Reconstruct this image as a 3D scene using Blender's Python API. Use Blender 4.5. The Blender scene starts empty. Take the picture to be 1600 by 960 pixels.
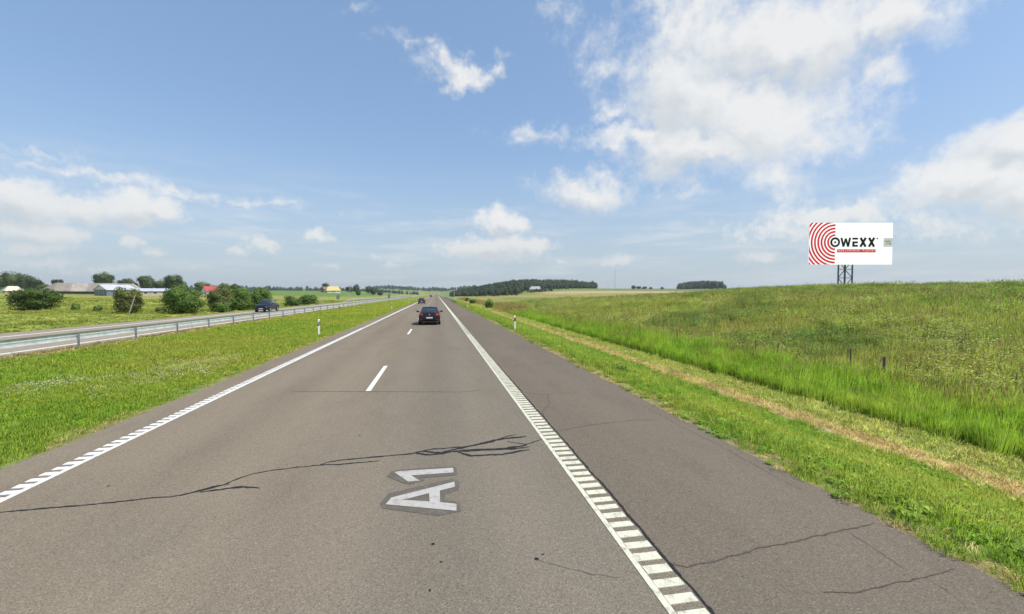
import bpy, bmesh, math, random
import numpy as np
from mathutils import Vector, Matrix

R = math.radians
sc = bpy.context.scene
COL = sc.collection

# ------------------------------------------------------------------ camera, light, exposure
cam_d = bpy.data.cameras.new('camera')
cam_d.sensor_width = 36.0
cam_d.lens = 675.0 / 1600.0 * 36.0
cam_d.clip_start = 0.1
cam_d.clip_end = 9000
cam = bpy.data.objects.new('camera', cam_d)
cam.location = (0, 0, 2.6)
cam.rotation_euler = (R(90 - 1.782), 0, R(-9.91))
COL.objects.link(cam)
sc.camera = cam

SUN_EL, SUN_AZ = 54.0, 120.0          # azimuth clockwise from +Y (the road's direction)
SKY_STRENGTH = 0.11
sun_d = bpy.data.lights.new('sun', 'SUN')
sun_d.energy = 4.2
sun_d.angle = R(0.53)
sun_d.color = (1.0, 0.955, 0.88)
sun = bpy.data.objects.new('sun', sun_d)
s_dir = Vector((math.cos(R(SUN_EL)) * math.sin(R(SUN_AZ)), math.cos(R(SUN_EL)) * math.cos(R(SUN_AZ)), math.sin(R(SUN_EL))))
sun.rotation_euler = s_dir.to_track_quat('Z', 'Y').to_euler()
sun.location = (60, -40, 80)
COL.objects.link(sun)

sc.view_settings.view_transform = 'Standard'
sc.view_settings.look = 'None'
sc.view_settings.exposure = 0.25
sc.view_settings.gamma = 1.0
sc.view_settings.use_curve_mapping = False
sc.render.film_transparent = False
sc.cycles.max_bounces = 6
sc.cycles.diffuse_bounces = 2
sc.cycles.glossy_bounces = 3
sc.cycles.transmission_bounces = 4
sc.cycles.transparent_max_bounces = 8
sc.cycles.volume_bounces = 0
sc.cycles.use_adaptive_sampling = True
sc.cycles.adaptive_threshold = 0.012
sc.cycles.use_denoising = True


class G:
    """small helper to write node graphs as expressions"""
    def __init__(s, tree):
        s.t = tree
        s.n = tree.nodes
        s.l = tree.links

    def put(s, sock, v):
        if v is None:
            return
        if isinstance(v, bpy.types.NodeSocket):
            s.l.new(v, sock)
        else:
            if isinstance(v, (tuple, list)) and len(v) == 3 and sock.type == 'RGBA':
                v = (*v, 1)
            sock.default_value = v

    def new(s, kind, **kw):
        nd = s.n.new(kind)
        for k, v in kw.items():
            setattr(nd, k, v)
        return nd

    def m(s, op, a, b=None, c=None, clamp=False):
        nd = s.new('ShaderNodeMath', operation=op, use_clamp=clamp)
        for i, v in enumerate((a, b, c)):
            s.put(nd.inputs[i], v)
        return nd.outputs[0]

    def vm(s, op, a, b=None, out=0):
        nd = s.new('ShaderNodeVectorMath', operation=op)
        s.put(nd.inputs[0], a)
        if b is not None:
            s.put(nd.inputs[3 if op == 'SCALE' else 1], b)
        return nd.outputs[out]

    def ss(s, x, lo, hi, a=0.0, b=1.0):
        nd = s.new('ShaderNodeMapRange', interpolation_type='SMOOTHSTEP')
        s.put(nd.inputs['Value'], x)
        nd.inputs['From Min'].default_value = lo
        nd.inputs['From Max'].default_value = hi
        nd.inputs['To Min'].default_value = a
        nd.inputs['To Max'].default_value = b
        return nd.outputs[0]

    def noise(s, vec, scale, detail=3.0, rough=0.55, dist=0.0, out=0):
        nd = s.new('ShaderNodeTexNoise')
        s.put(nd.inputs['Vector'], vec)
        nd.inputs['Scale'].default_value = scale
        nd.inputs['Detail'].default_value = detail
        nd.inputs['Roughness'].default_value = rough
        nd.inputs['Distortion'].default_value = dist
        return nd.outputs[out]

    def mix(s, f, a, b, mode='MIX'):
        nd = s.new('ShaderNodeMix', data_type='RGBA', blend_type=mode)
        s.put(nd.inputs[0], f)
        s.put(nd.inputs[6], a)
        s.put(nd.inputs[7], b)
        return nd.outputs[2]

    def sep(s, v):
        nd = s.new('ShaderNodeSeparateXYZ')
        s.put(nd.inputs[0], v)
        return nd.outputs

    def comb(s, x, y, z=0.0):
        nd = s.new('ShaderNodeCombineXYZ')
        for i, v in enumerate((x, y, z)):
            s.put(nd.inputs[i], v)
        return nd.outputs[0]

    def pos(s):
        return s.new('ShaderNodeNewGeometry').outputs['Position']

    def scale(s, v, k):
        return s.vm('MULTIPLY', v, k if isinstance(k, (tuple, list)) else (k, k, k))


# ------------------------------------------------------------------ sky with its clouds
# every cloud: azimuth, elevation, half length, half height (degrees), tilt, weight
CLOUDS = [(41.52, 26.46, 11.51, 4.35, -12.0, 1.0), (50.59, 24.91, 4.61, 3.15, -11.1, 0.9), (31.88, 23.07, 8.77, 5.96, -16.4, 1.0), (39.84, 19.53, 8.69, 5.41, -7.2, 1.0),
(33.91, 17.18, 10.38, 3.11, -3.0, 0.95), (26.11, 18.14, 7.4, 1.7, -9.7, 0.7), (41.2, 12.97, 4.09, 2.74, -44.6, 0.5), (49.61, 20.5, 2.75, 2.02, -60.0, 0.6),
(31.86, 29.21, 7.16, 3.77, 9.7, 0.7), (45.43, 16.12, 4.77, 2.6, 10.1, 0.55), (29.27, 15.74, 3.88, 1.75, -33.3, 0.6), (3.44, 26.9, 3.01, 1.75, -11.3, 0.75),
(7.41, 27.56, 2.09, 1.07, 20.4, 0.5), (0.82, 26.5, 3.18, 0.8, -7.9, 0.25), (12.58, 19.82, 5.01, 0.81, 1.7, 0.26), (22.03, 22.07, 1.88, 1.56, -3.2, 0.55),
(21.83, 27.05, 2.61, 2.34, -63.0, 0.3), (20.28, 12.67, 5.55, 2.02, -7.3, 0.7), (32.97, 11.98, 2.86, 0.73, -5.3, 0.3), (58.02, 12.95, 3.95, 2.07, 15.6, 0.9),
(56.27, 10.21, 5.13, 2.25, -0.7, 0.85), (59.47, 8.6, 2.69, 2.2, -42.2, 0.8), (54.42, 9.43, 2.51, 1.3, 11.6, 0.6), (45.4, 8.4, 7.23, 1.47, -2.5, 0.5),
(48.76, 8.21, 2.58, 1.14, -8.4, 0.6), (42.59, 6.97, 7.17, 1.66, -4.7, 0.35), (55.41, 6.4, 6.65, 1.61, -6.9, 0.3), (8.65, 8.94, 3.53, 1.56, -9.3, 0.8),
(7.57, 5.94, 7.98, 1.74, -2.7, 0.85), (13.12, 6.05, 2.36, 1.33, -0.5, 0.7), (3.19, 6.18, 3.5, 1.4, 5.8, 0.6), (23.59, 4.1, 2.87, 0.73, -1.1, 0.5),
(40.14, 4.08, 2.53, 0.8, -2.8, 0.4), (16.65, 4.27, 1.84, 0.58, -0.6, 0.4), (-38.12, 8.01, 4.08, 1.84, -5.5, 0.95), (-34.61, 7.98, 2.96, 1.54, -1.9, 0.7),
(-31.38, 8.39, 4.49, 1.85, 2.0, 0.8), (-29.05, 8.89, 2.0, 1.62, -21.8, 0.85), (-37.49, 5.51, 3.07, 1.25, -0.7, 0.7), (-38.28, 4.16, 3.01, 0.78, 5.1, 0.5),
(-35.44, 11.02, 6.92, 0.51, -0.1, 0.35), (-27.53, 10.88, 8.33, 0.52, -1.6, 0.3), (-20.28, 10.29, 7.46, 0.49, -0.8, 0.22), (-37.38, 12.0, 2.3, 0.27, 4.4, 0.2),
(-13.79, 6.92, 2.24, 0.77, -9.8, 0.55), (-19.98, 5.9, 2.39, 0.95, -10.2, 0.5), (-31.02, 5.03, 1.07, 0.69, 8.4, 0.55), (-29.56, 3.98, 1.41, 0.52, 3.9, 0.45),
(-22.48, 4.77, 1.81, 0.56, 3.4, 0.35), (-7.31, 4.99, 1.08, 0.56, 2.3, 0.4), (-12.92, 3.19, 1.58, 0.46, 1.5, 0.35), (-4.97, 4.0, 1.74, 0.49, 1.2, 0.3),
(-25.7, 2.54, 1.96, 0.48, 2.0, 0.3), (-32.53, 2.43, 2.77, 0.5, 2.3, 0.3), (-37.57, 2.8, 2.71, 0.57, 3.2, 0.35), (15.71, 32.04, 2.23, 1.56, -11.4, 0.22),
(-3.49, 28.92, 2.64, 0.56, -1.5, 0.2), (-9.27, 31.69, 1.8, 0.55, 9.8, 0.22), (-0.32, 28.79, 0.92, 0.65, 26.1, 0.25), (26.84, 31.31, 3.11, 2.23, -17.0, 0.5),
]


def make_world():
    w = bpy.data.worlds.new('World')
    sc.world = w
    w.use_nodes = True
    g = G(w.node_tree)
    g.n.clear()
    sky = g.new('ShaderNodeTexSky', sky_type='NISHITA')
    sky.sun_disc = False
    sky.sun_elevation = R(SUN_EL)
    sky.sun_rotation = R(SUN_AZ)
    sky.altitude = 100
    sky.air_density = 1.0
    sky.dust_density = 1.5
    sky.ozone_density = 1.5
    d = g.new('ShaderNodeTexCoord').outputs['Generated']
    dx, dy, dz = g.sep(d)
    az = g.m('MULTIPLY', g.m('ARCTAN2', dx, dy), 57.29578)
    el = g.m('MULTIPLY', g.m('ARCSINE', dz), 57.29578)
    # warp so that cloud outlines billow
    w1 = g.noise(d, 7.0, 4.0, 0.6, out=1)
    w2 = g.noise(d, 24.0, 5.0, 0.62, out=1)
    w1x, w1y, _ = g.sep(w1)
    w2x, w2y, _ = g.sep(w2)
    k_el = g.ss(el, 2.0, 18.0, 0.30, 1.0)          # smaller billows towards the horizon
    def warp(c, a, b, ka, kb):
        v = g.m('ADD', g.m('MULTIPLY', g.m('SUBTRACT', a, 0.5), ka), g.m('MULTIPLY', g.m('SUBTRACT', b, 0.5), kb))
        return g.m('ADD', c, g.m('MULTIPLY', v, k_el))
    p = g.comb(warp(az, w1x, w2x, 11.0, 5.5), warp(el, w1y, w2y, 8.0, 4.0))
    def blobs(p, least=0.0):
        tot = None
        k = 0
        for (a0, e0, ra, re, rot, wt) in CLOUDS:
            if wt < least:
                continue
            mp = g.new('ShaderNodeMapping', vector_type='TEXTURE')
            g.l.new(p, mp.inputs['Vector'])
            mp.inputs['Location'].default_value = (a0, e0, 0)
            mp.inputs['Rotation'].default_value = (0, 0, R(rot))
            mp.inputs['Scale'].default_value = (ra * 1.12, re * 1.12, 1)
            ln = g.vm('LENGTH', mp.outputs[0], out=1)
            wt = min(1.0, wt * (1.25 if e0 < 10.5 else 1.0))
            v = g.m('MULTIPLY_ADD', ln, -wt * 0.9, wt)
            tot = v if tot is None else g.m('MAXIMUM', tot, v)
            k += 1
            if k % 8 == 0:      # evaluate in short batches
                t = g.m('MULTIPLY', tot, 1e-6)
                p = g.vm('ADD', p, g.comb(t, t, 0.0))
        return tot
    tot = blobs(p)
    # the same clouds a little higher up: less cloud above means a lit top, more means a grey base
    lift = g.ss(el, 2.0, 20.0, 0.7, 2.2)
    above = blobs(g.vm('ADD', p, g.comb(g.m('MULTIPLY', lift, 0.6), lift)), 0.7)
    relief = g.m('SUBTRACT', tot, above)
    # fair-weather clouds over the rest of the sky
    pl = g.vm('DIVIDE', d, g.comb(g.m('ADD', dz, 0.12), g.m('ADD', dz, 0.12), 1.0))
    gen = g.noise(pl, 1.3, 6.0, 0.58)
    out_az = g.m('MAXIMUM', g.ss(az, 64.0, 76.0), g.ss(az, -46.0, -58.0))
    out_v = g.m('MAXIMUM', out_az, g.ss(el, 36.0, 46.0))
    gen = g.m('MULTIPLY', g.m('MULTIPLY', g.m('SUBTRACT', gen, 0.52), 4.0), out_v)
    gen = g.m('ADD', gen, g.m('SUBTRACT', out_v, 1.0))
    tot = g.m('MAXIMUM', tot, gen)
    fine = g.noise(d, 34.0, 8.0, 0.66)
    fine2 = g.noise(d, 11.0, 6.0, 0.6)
    dens = g.m('ADD', tot, g.m('MULTIPLY', g.m('SUBTRACT', fine, 0.5), 0.85))
    dens = g.m('ADD', dens, g.m('MULTIPLY', g.m('SUBTRACT', fine2, 0.5), 0.7))
    fine3 = g.noise(d, 85.0, 6.0, 0.62)
    dens = g.m('ADD', dens, g.m('MULTIPLY', g.m('SUBTRACT', fine3, 0.5), g.ss(el, 14.0, 5.0, 0.12, 0.75)))
    mask = g.m('ADD', g.m('MULTIPLY', g.ss(dens, -0.16, 0.68), g.ss(el, 5.0, 13.0)), g.m('MULTIPLY', g.ss(dens, -0.02, 0.55), g.ss(el, 13.0, 5.0)))
    mask = g.m('MULTIPLY', mask, 0.92)
    # thin veil low in the sky
    st = g.noise(g.scale(d, (3.0, 3.0, 26.0)), 1.6, 6.0, 0.6)
    low = g.m('MULTIPLY', g.ss(el, 17.0, 3.0), g.ss(el, -1.0, 1.0))
    veil = g.m('MULTIPLY', g.ss(st, 0.46, 0.72), g.m('MULTIPLY', low, 0.55))
    mask = g.m('MAXIMUM', mask, veil)
    # colours
    K = 1.0 / SKY_STRENGTH
    haze = g.ss(el, 24.0, 0.0, 0.0, 1.0)
    haze = g.m('MULTIPLY', g.m('POWER', haze, 1.6), 0.70)
    base = g.mix(1.0, sky.outputs[0], SKY_TINT, 'MULTIPLY')
    base = g.mix(1.0, base, tuple(c * K for c in SKY_FILL), 'ADD')
    base = g.mix(haze, base, tuple(c * K for c in HAZE_COL))
    body = g.m('ADD', dens, g.m('MULTIPLY', g.m('SUBTRACT', g.noise(d, 9.0, 5.0, 0.55), 0.5), 1.5))
    body = g.ss(g.m('SUBTRACT', body, g.m('MULTIPLY', relief, 1.9)), 0.10, 1.45)
    ccol = g.mix(body, tuple(c * K for c in CLOUD_LIT), tuple(c * K for c in CLOUD_GREY))
    ccol = g.mix(g.ss(el, 11.0, 0.5, 0.05, 0.6), ccol, tuple(c * K for c in HAZE_COL))
    colr = g.mix(mask, base, ccol)
    bg = g.new('ShaderNodeBackground')
    g.put(bg.inputs['Color'], colr)
    bg.inputs['Strength'].default_value = SKY_STRENGTH
    out = g.new('ShaderNodeOutputWorld')
    g.l.new(bg.outputs[0], out.inputs['Surface'])
    w.cycles.sampling_method = 'MANUAL'
    w.cycles.sample_map_resolution = 512


SKY_TINT = (0.8, 0.8, 0.8)
SKY_FILL = (0.098, 0.166, 0.268)
HAZE_COL = (0.43, 0.495, 0.535)
CLOUD_LIT = (0.77, 0.765, 0.75)
CLOUD_GREY = (0.57, 0.60, 0.62)
make_world()

# ------------------------------------------------------------------ mesh and material helpers
MATS = {}


def mat_nodes(name):
    m = bpy.data.materials.new(name)
    m.use_nodes = True
    MATS[name] = m
    g = G(m.node_tree)
    b = m.node_tree.nodes['Principled BSDF']
    return m, g, b


def plain(name, col, rough=0.6, metal=0.0, var=0.12, vscale=6.0, coat=0.0, spec=0.5, bump=0.0):
    """painted / metal / wooden surfaces: a colour with slight dirt and wear"""
    m, g, b = mat_nodes(name)
    tc = g.new('ShaderNodeTexCoord').outputs['Object']
    n = g.noise(tc, vscale, 5.0, 0.65)
    k = g.ss(n, 0.25, 0.75, 1 - var, 1 + var)
    g.put(b.inputs['Base Color'], g.mix(1.0, col, g.comb(k, k, k), 'MULTIPLY'))
    g.put(b.inputs['Roughness'], g.ss(n, 0.3, 0.7, rough * 0.9, min(1, rough * 1.1)))
    b.inputs['Metallic'].default_value = metal
    b.inputs['Specular IOR Level'].default_value = spec
    if coat:
        b.inputs['Coat Weight'].default_value = coat
        b.inputs['Coat Roughness'].default_value = 0.05
    if bump:
        bp = g.new('ShaderNodeBump')
        bp.inputs['Strength'].default_value = bump
        bp.inputs['Distance'].default_value = 0.02
        g.l.new(n, bp.inputs['Height'])
        g.l.new(bp.outputs[0], b.inputs['Normal'])
    return m


def tag(o, label=None, cat=None, group=None, kind=None):
    if label:
        o['label'] = label
    if cat:
        o['category'] = cat
    if group:
        o['group'] = group
    if kind:
        o['kind'] = kind
    return o


def link(name, me, mat=None, parent=None):
    o = bpy.data.objects.new(name, me)
    COL.objects.link(o)
    if parent is not None:
        o.parent = parent
    if mat is not None and me is not None and not me.materials:
        me.materials.append(mat)
    return o


def empty(name, loc, rz=0.0):
    o = bpy.data.objects.new(name, None)
    o.empty_display_size = 0.3
    o.location = loc
    o.rotation_euler = (0, 0, rz)
    COL.objects.link(o)
    return o


def set_normals(me, nrm):
    me.polygons.foreach_set('use_smooth', np.ones(len(me.polygons), dtype=bool))
    me.normals_split_custom_set_from_vertices([tuple(map(float, q)) for q in nrm])


def np_mesh(name, v, f, smooth=False):
    """v (n,3) array, f (m,k) int array of equal-sized faces or a list of lists"""
    me = bpy.data.meshes.new(name)
    if isinstance(f, np.ndarray):
        n, k = f.shape
        me.vertices.add(len(v))
        me.vertices.foreach_set('co', np.ascontiguousarray(v, dtype=np.float32).ravel())
        me.loops.add(n * k)
        me.loops.foreach_set('vertex_index', f.astype(np.int32).ravel())
        me.polygons.add(n)
        me.polygons.foreach_set('loop_start', np.arange(0, n * k, k, dtype=np.int32))
        me.update(calc_edges=True)
    else:
        me.from_pydata([tuple(map(float, p)) for p in v], [], f)
        me.update()
    me.polygons.foreach_set('use_smooth', np.full(len(me.polygons), bool(smooth)))
    return me


class MB:
    """collects boxes, bars, tubes and polygons into one mesh"""
    def __init__(s):
        s.v, s.f = [], []

    def add(s, vs, fs):
        b = len(s.v)
        s.v += [tuple(p) for p in vs]
        s.f += [[b + i for i in q] for q in fs]
        return s

    def box(s, x0, x1, y0, y1, z0, z1):
        return s.add([(x, y, z) for z in (z0, z1) for y in (y0, y1) for x in (x0, x1)],
                     [(0, 2, 3, 1), (4, 5, 7, 6), (0, 1, 5, 4), (2, 6, 7, 3), (0, 4, 6, 2), (1, 3, 7, 5)])

    def tube(s, p, q, r0, r1=None, n=8, caps=True):
        r1 = r0 if r1 is None else r1
        p, q = Vector(p), Vector(q)
        d = (q - p).normalized()
        a = d.orthogonal().normalized()
        b = d.cross(a)
        vs = []
        for c, r in ((p, r0), (q, r1)):
            for i in range(n):
                t = 2 * math.pi * i / n
                vs.append(c + a * (r * math.cos(t)) + b * (r * math.sin(t)))
        fs = [(i, (i + 1) % n, n + (i + 1) % n, n + i) for i in range(n)]
        if caps:
            fs += [tuple(range(n - 1, -1, -1)), tuple(range(n, 2 * n))]
        return s.add(vs, fs)

    def bar(s, p, q, w, h):
        p, q = Vector(p), Vector(q)
        d = (q - p).normalized()
        up = Vector((0, 0, 1)) if abs(d.z) < 0.95 else Vector((0, 1, 0))
        a = d.cross(up).normalized() * (w / 2)
        b = a.cross(d).normalized() * (h / 2)
        vs = [c + i * a + j * b for c in (p, q) for j in (-1, 1) for i in (-1, 1)]
        return s.add(vs, [(0, 2, 3, 1), (4, 5, 7, 6), (0, 1, 5, 4), (2, 6, 7, 3), (0, 4, 6, 2), (1, 3, 7, 5)])

    def prism(s, poly, fn0, fn1):
        """poly of 2D points; fn0/fn1 map a point to 3D for the two ends"""
        n = len(poly)
        vs = [fn0(p) for p in poly] + [fn1(p) for p in poly]
        fs = [tuple(range(n - 1, -1, -1)), tuple(range(n, 2 * n))] + [(i, (i + 1) % n, n + (i + 1) % n, n + i) for i in range(n)]
        return s.add(vs, fs)

    def mesh(s, name):
        me = bpy.data.meshes.new(name)
        me.from_pydata([tuple(p) for p in s.v], [], s.f)
        bm = bmesh.new()
        bm.from_mesh(me)
        bmesh.ops.recalc_face_normals(bm, faces=bm.faces)
        bm.to_mesh(me)
        bm.free()
        me.update()
        return me

    def build(s, name, mat, parent=None, smooth=False):
        me = s.mesh(name)
        if smooth:
            me.polygons.foreach_set('use_smooth', np.ones(len(me.polygons), dtype=bool))
            me.set_sharp_from_angle(angle=R(40))
        return link(name, me, mat, parent)


def copy_tree(o, parent=None):
    c = o.copy()
    COL.objects.link(c)
    c.parent = parent
    for ch in list(o.children):
        copy_tree(ch, c)
    return c


def sst(a, b, x):
    t = np.clip((np.asarray(x, dtype=float) - a) / (b - a), 0, 1)
    return t * t * (3 - 2 * t)


def vnoise(x, y, seed=0):
    """cheap smooth value noise, vectorised"""
    x, y = np.asarray(x, dtype=float), np.asarray(y, dtype=float)
    xi, yi = np.floor(x), np.floor(y)
    fx, fy = x - xi, y - yi
    fx, fy = fx * fx * (3 - 2 * fx), fy * fy * (3 - 2 * fy)
    def h(a, b):
        v = np.sin(a * 127.1 + b * 311.7 + seed * 74.7) * 43758.5453
        return v - np.floor(v)
    return (h(xi, yi) * (1 - fx) + h(xi + 1, yi) * fx) * (1 - fy) + (h(xi, yi + 1) * (1 - fx) + h(xi + 1, yi + 1) * fx) * fy

# ------------------------------------------------------------------ the lie of the land
ROAD_L, LINE_R, ROAD_R = -6.3, 2.2, 5.0           # edges of the near carriageway and its paved shoulder
OPP_L, OPP_R = -27.7, -17.9                       # edges of the opposite carriageway
RIDGE_Y = [-200, 0, 53, 76, 101, 122, 170, 260, 400]
RIDGE_Z = [3.2, 3.65, 3.7, 2.75, 1.9, 1.15, 0.0, -0.4, -0.4]


def height(X, Y):
    X, Y = np.asarray(X, dtype=float), np.asarray(Y, dtype=float)
    z = np.zeros(np.broadcast(X, Y).shape)
    X, Y = np.broadcast_to(X, z.shape), np.broadcast_to(Y, z.shape)
    med = (X > -17.5) & (X < ROAD_L)
    z = np.where(med, -0.22 * np.sin(np.pi * (X + 17.5) / (17.5 + ROAD_L)), z)
    d = OPP_L - X                                  # left of the opposite carriageway
    zl = -0.35 * sst(0.3, 3.5, d) + 0.35 * sst(6, 40, d) + 2.5 * sst(35, 190, d) + 5.5 * sst(380, 900, Y) * sst(5, 130, d)
    zl = zl + (vnoise(X / 35, Y / 35, 3) - 0.5) * 0.7 * sst(8, 60, d) + (vnoise(X / 160, Y / 160, 4) - 0.5) * 5.0 * sst(200, 600, d)
    z = np.where(X < OPP_L, zl, z)
    A = np.interp(Y, RIDGE_Y, RIDGE_Z)
    t = np.clip((X - 15.5) / (58 - 15.5), 0, 1)
    zr = -0.9 * sst(5.3, 9.6, X) + 0.15 * sst(12.0, 15.5, X)
    zr = zr + (A + 0.75) * np.sin(t * np.pi / 2) ** 1.25
    zr = zr + 11.5 * sst(330, 720, Y) * sst(25, 190, X)
    zr = zr + (vnoise(X / 9, Y / 9, 1) - 0.5) * 0.35 * sst(14, 24, X) + (vnoise(X / 120, Y / 120, 2) - 0.5) * 3.0 * sst(120, 400, X)
    z = np.where(X > ROAD_R, zr, z)
    z = z + 15.0 * sst(1350, 1900, Y) + 0.0 * X
    z = z - 0.012
    under = ((X > ROAD_L + 0.15) & (X < ROAD_R - 0.15)) | ((X > OPP_L + 0.15) & (X < OPP_R - 0.15))
    return np.where(under & (Y < 1400), z - 0.08, z)


def hz(x, y):
    return float(height(np.array([x]), np.array([y]))[0])


def graded(stops):
    out = []
    for a, b, n in stops:
        out += list(np.linspace(a, b, n, endpoint=False))
    return np.array(out + [stops[-1][1]])


def mixc(base, col, k):
    k = np.clip(k, 0, 1)[..., None]
    return base * (1 - k) + np.array(col) * k


def ground_colour(X, Y):
    """what grows where (albedo)"""
    n1, n2, n3 = vnoise(X / 3, Y / 5, 11), vnoise(X / 14, Y / 22, 12), vnoise(X / 60, Y / 90, 13)
    c = np.zeros(X.shape + (3,)) + np.array((0.150, 0.215, 0.030))
    # median: fresh mown grass with yellower stretches and a bare strip at the guard rail
    med = (X < -5.5) & (X > -18.5)
    cm = mixc(np.zeros(X.shape + (3,)) + np.array((0.150, 0.225, 0.028)), (0.225, 0.235, 0.040), sst(0.45, 0.8, n2) * 0.8)
    cm = mixc(cm, (0.24, 0.20, 0.12), sst(-16.2, -17.0, X) * (0.5 + 0.5 * n1))
    cm = mixc(cm, (0.26, 0.21, 0.13), sst(-6.75, -6.35, X) * (0.4 + 0.6 * n1))
    c = np.where(med[..., None], cm, c)
    # right verge: grass, hay strip, mown swathe
    cr = mixc(np.zeros(X.shape + (3,)) + np.array((0.150, 0.225, 0.030)), (0.23, 0.22, 0.06), sst(0.5, 0.85, n1) * 0.6)
    cr = mixc(cr, (0.25, 0.205, 0.10), sst(5.65, 5.1, X) * 0.9)
    hay = sst(9.65, 9.85, X) * sst(10.6, 10.4, X)
    cr = mixc(cr, (0.40, 0.32, 0.16), hay * (0.7 + 0.3 * n1))
    cr = mixc(cr, (0.20, 0.23, 0.06), sst(10.5, 10.7, X))
    mead = sst(11.9, 12.3, X)
    cmd = mixc(np.zeros(X.shape + (3,)) + np.array((0.20, 0.215, 0.045)), (0.26, 0.235, 0.07), sst(0.4, 0.75, n2) * 0.8)
    cmd = mixc(cmd, (0.085, 0.145, 0.035), sst(0.55, 0.8, n3) * 0.7)
    cmd = mixc(cmd, (0.19, 0.27, 0.035), sst(53, 58, X) * sst(150, 80, Y))             # crop field beyond the crest
    cmd = mixc(cmd, (0.33, 0.26, 0.12), sst(45, 90, Y) * sst(19, 13, X) * (0.5 + 0.4 * n2))   # dry rank grass along the ditch
    far = sst(125, 190, Y)
    cf = mixc(np.zeros(X.shape + (3,)) + np.array((0.29, 0.245, 0.080)), (0.20, 0.22, 0.06), sst(0.35, 0.7, n2))
    cf = mixc(cf, (0.12, 0.19, 0.045), sst(0.0, 1.0, sst(215, 235, Y) * sst(290, 262, Y) * sst(30, 45, X)))   # greener band
    cf = mixc(cf, (0.15, 0.21, 0.05), sst(520, 560, Y))
    cf = mixc(cf, (0.38, 0.31, 0.17), sst(455, 480, Y) * sst(560, 530, Y) * sst(110, 150, X))
    cf = mixc(cf, (0.16, 0.15, 0.11), sst(560, 590, Y) * sst(640, 610, Y) * sst(230, 280, X))
    cmd = cmd * (1 - far[..., None]) + cf * far[..., None]
    cr = cr * (1 - mead[..., None]) + cmd * mead[..., None]
    c = np.where((X > 4.5)[..., None], cr, c)
    # left fields
    left = X < OPP_L + 0.6
    d = OPP_L - X
    cl = mixc(np.zeros(X.shape + (3,)) + np.array((0.19, 0.235, 0.045)), (0.29, 0.265, 0.080), sst(7, 22, d) * (0.45 + 0.55 * n2))
    cl = mixc(cl, (0.165, 0.225, 0.055), sst(0.5, 0.75, n3) * 0.8)
    cl = mixc(cl, (0.27, 0.23, 0.14), sst(0.9, 0.2, d))
    cl = mixc(cl, (0.12, 0.20, 0.045), sst(330, 420, Y) * sst(20, 60, d))
    c = np.where(left[..., None], cl, c)
    return c


gx = graded([(-2600, -700, 14), (-700, -300, 20), (-300, -100, 34), (-100, -40, 30), (-40, -27.85, 14), (-27.85, -27.5, 3), (-27.5, -18.1, 3), (-18.1, -17.6, 4), (-17.6, -16, 8),
             (-16, -6.6, 20), (-6.6, -6.1, 6), (-6.1, 4.8, 4), (4.8, 5.4, 8), (5.4, 9.4, 14), (9.4, 13, 24), (13, 30, 24), (30, 75, 36), (75, 160, 24), (160, 500, 34), (500, 2600, 16)])
gy = graded([(-60, 0, 10), (0, 40, 60), (40, 140, 70), (140, 400, 60), (400, 900, 50), (900, 2000, 30), (2000, 4200, 8)])
GX, GY = np.meshgrid(gx, gy)
GZ = height(GX, GY)
nx, ny = len(gx), len(gy)
gv = np.stack([GX, GY, GZ], -1).reshape(-1, 3)
ii = np.arange(nx * ny).reshape(ny, nx)
gf = np.stack([ii[:-1, :-1], ii[:-1, 1:], ii[1:, 1:], ii[1:, :-1]], -1).reshape(-1, 4)
gme = np_mesh('ground', gv, gf, smooth=True)
ca = gme.color_attributes.new('growth', 'FLOAT_COLOR', 'POINT')
cc = np.ones((nx * ny, 4), dtype=np.float32)
cc[:, :3] = ground_colour(GX, GY).reshape(-1, 3)
ca.data.foreach_set('color', cc.ravel())


def ground_material():
    m, g, b = mat_nodes('field_soil_and_grass')
    at = g.new('ShaderNodeVertexColor')
    at.layer_name = 'growth'
    p = g.pos()
    n1 = g.noise(p, 0.35, 6.0, 0.65)
    n2 = g.noise(p, 5.0, 6.0, 0.7)
    n3 = g.noise(p, 30.0, 3.0, 0.6)
    k = g.m('MULTIPLY', g.ss(n1, 0.25, 0.75, 0.78, 1.22), g.ss(n2, 0.25, 0.75, 0.66, 1.30))
    k = g.m('MULTIPLY', k, g.ss(n3, 0.25, 0.75, 0.75, 1.22))
    hue = g.mix(g.ss(g.noise(p, 1.3, 4.0, 0.6), 0.35, 0.7), (1.10, 0.98, 0.9), (0.90, 1.03, 1.05))
    c = g.mix(1.0, at.outputs[0], g.comb(k, k, k), 'MULTIPLY')
    c = g.mix(1.0, c, hue, 'MULTIPLY')
    g.put(b.inputs['Base Color'], c)
    b.inputs['Roughness'].default_value = 0.95
    b.inputs['Specular IOR Level'].default_value = 0.1
    bp = g.new('ShaderNodeBump')
    bp.inputs['Strength'].default_value = 0.55
    bp.inputs['Distance'].default_value = 0.12
    g.put(bp.inputs['Height'], g.m('ADD', n2, g.m('MULTIPLY', n3, 0.3)))
    g.l.new(bp.outputs[0], b.inputs['Normal'])
    return m


ground = link('ground', gme, ground_material())
tag(ground, 'grassy ground with verges, meadow hillside and fields out to the horizon', 'ground', kind='structure')


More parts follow.
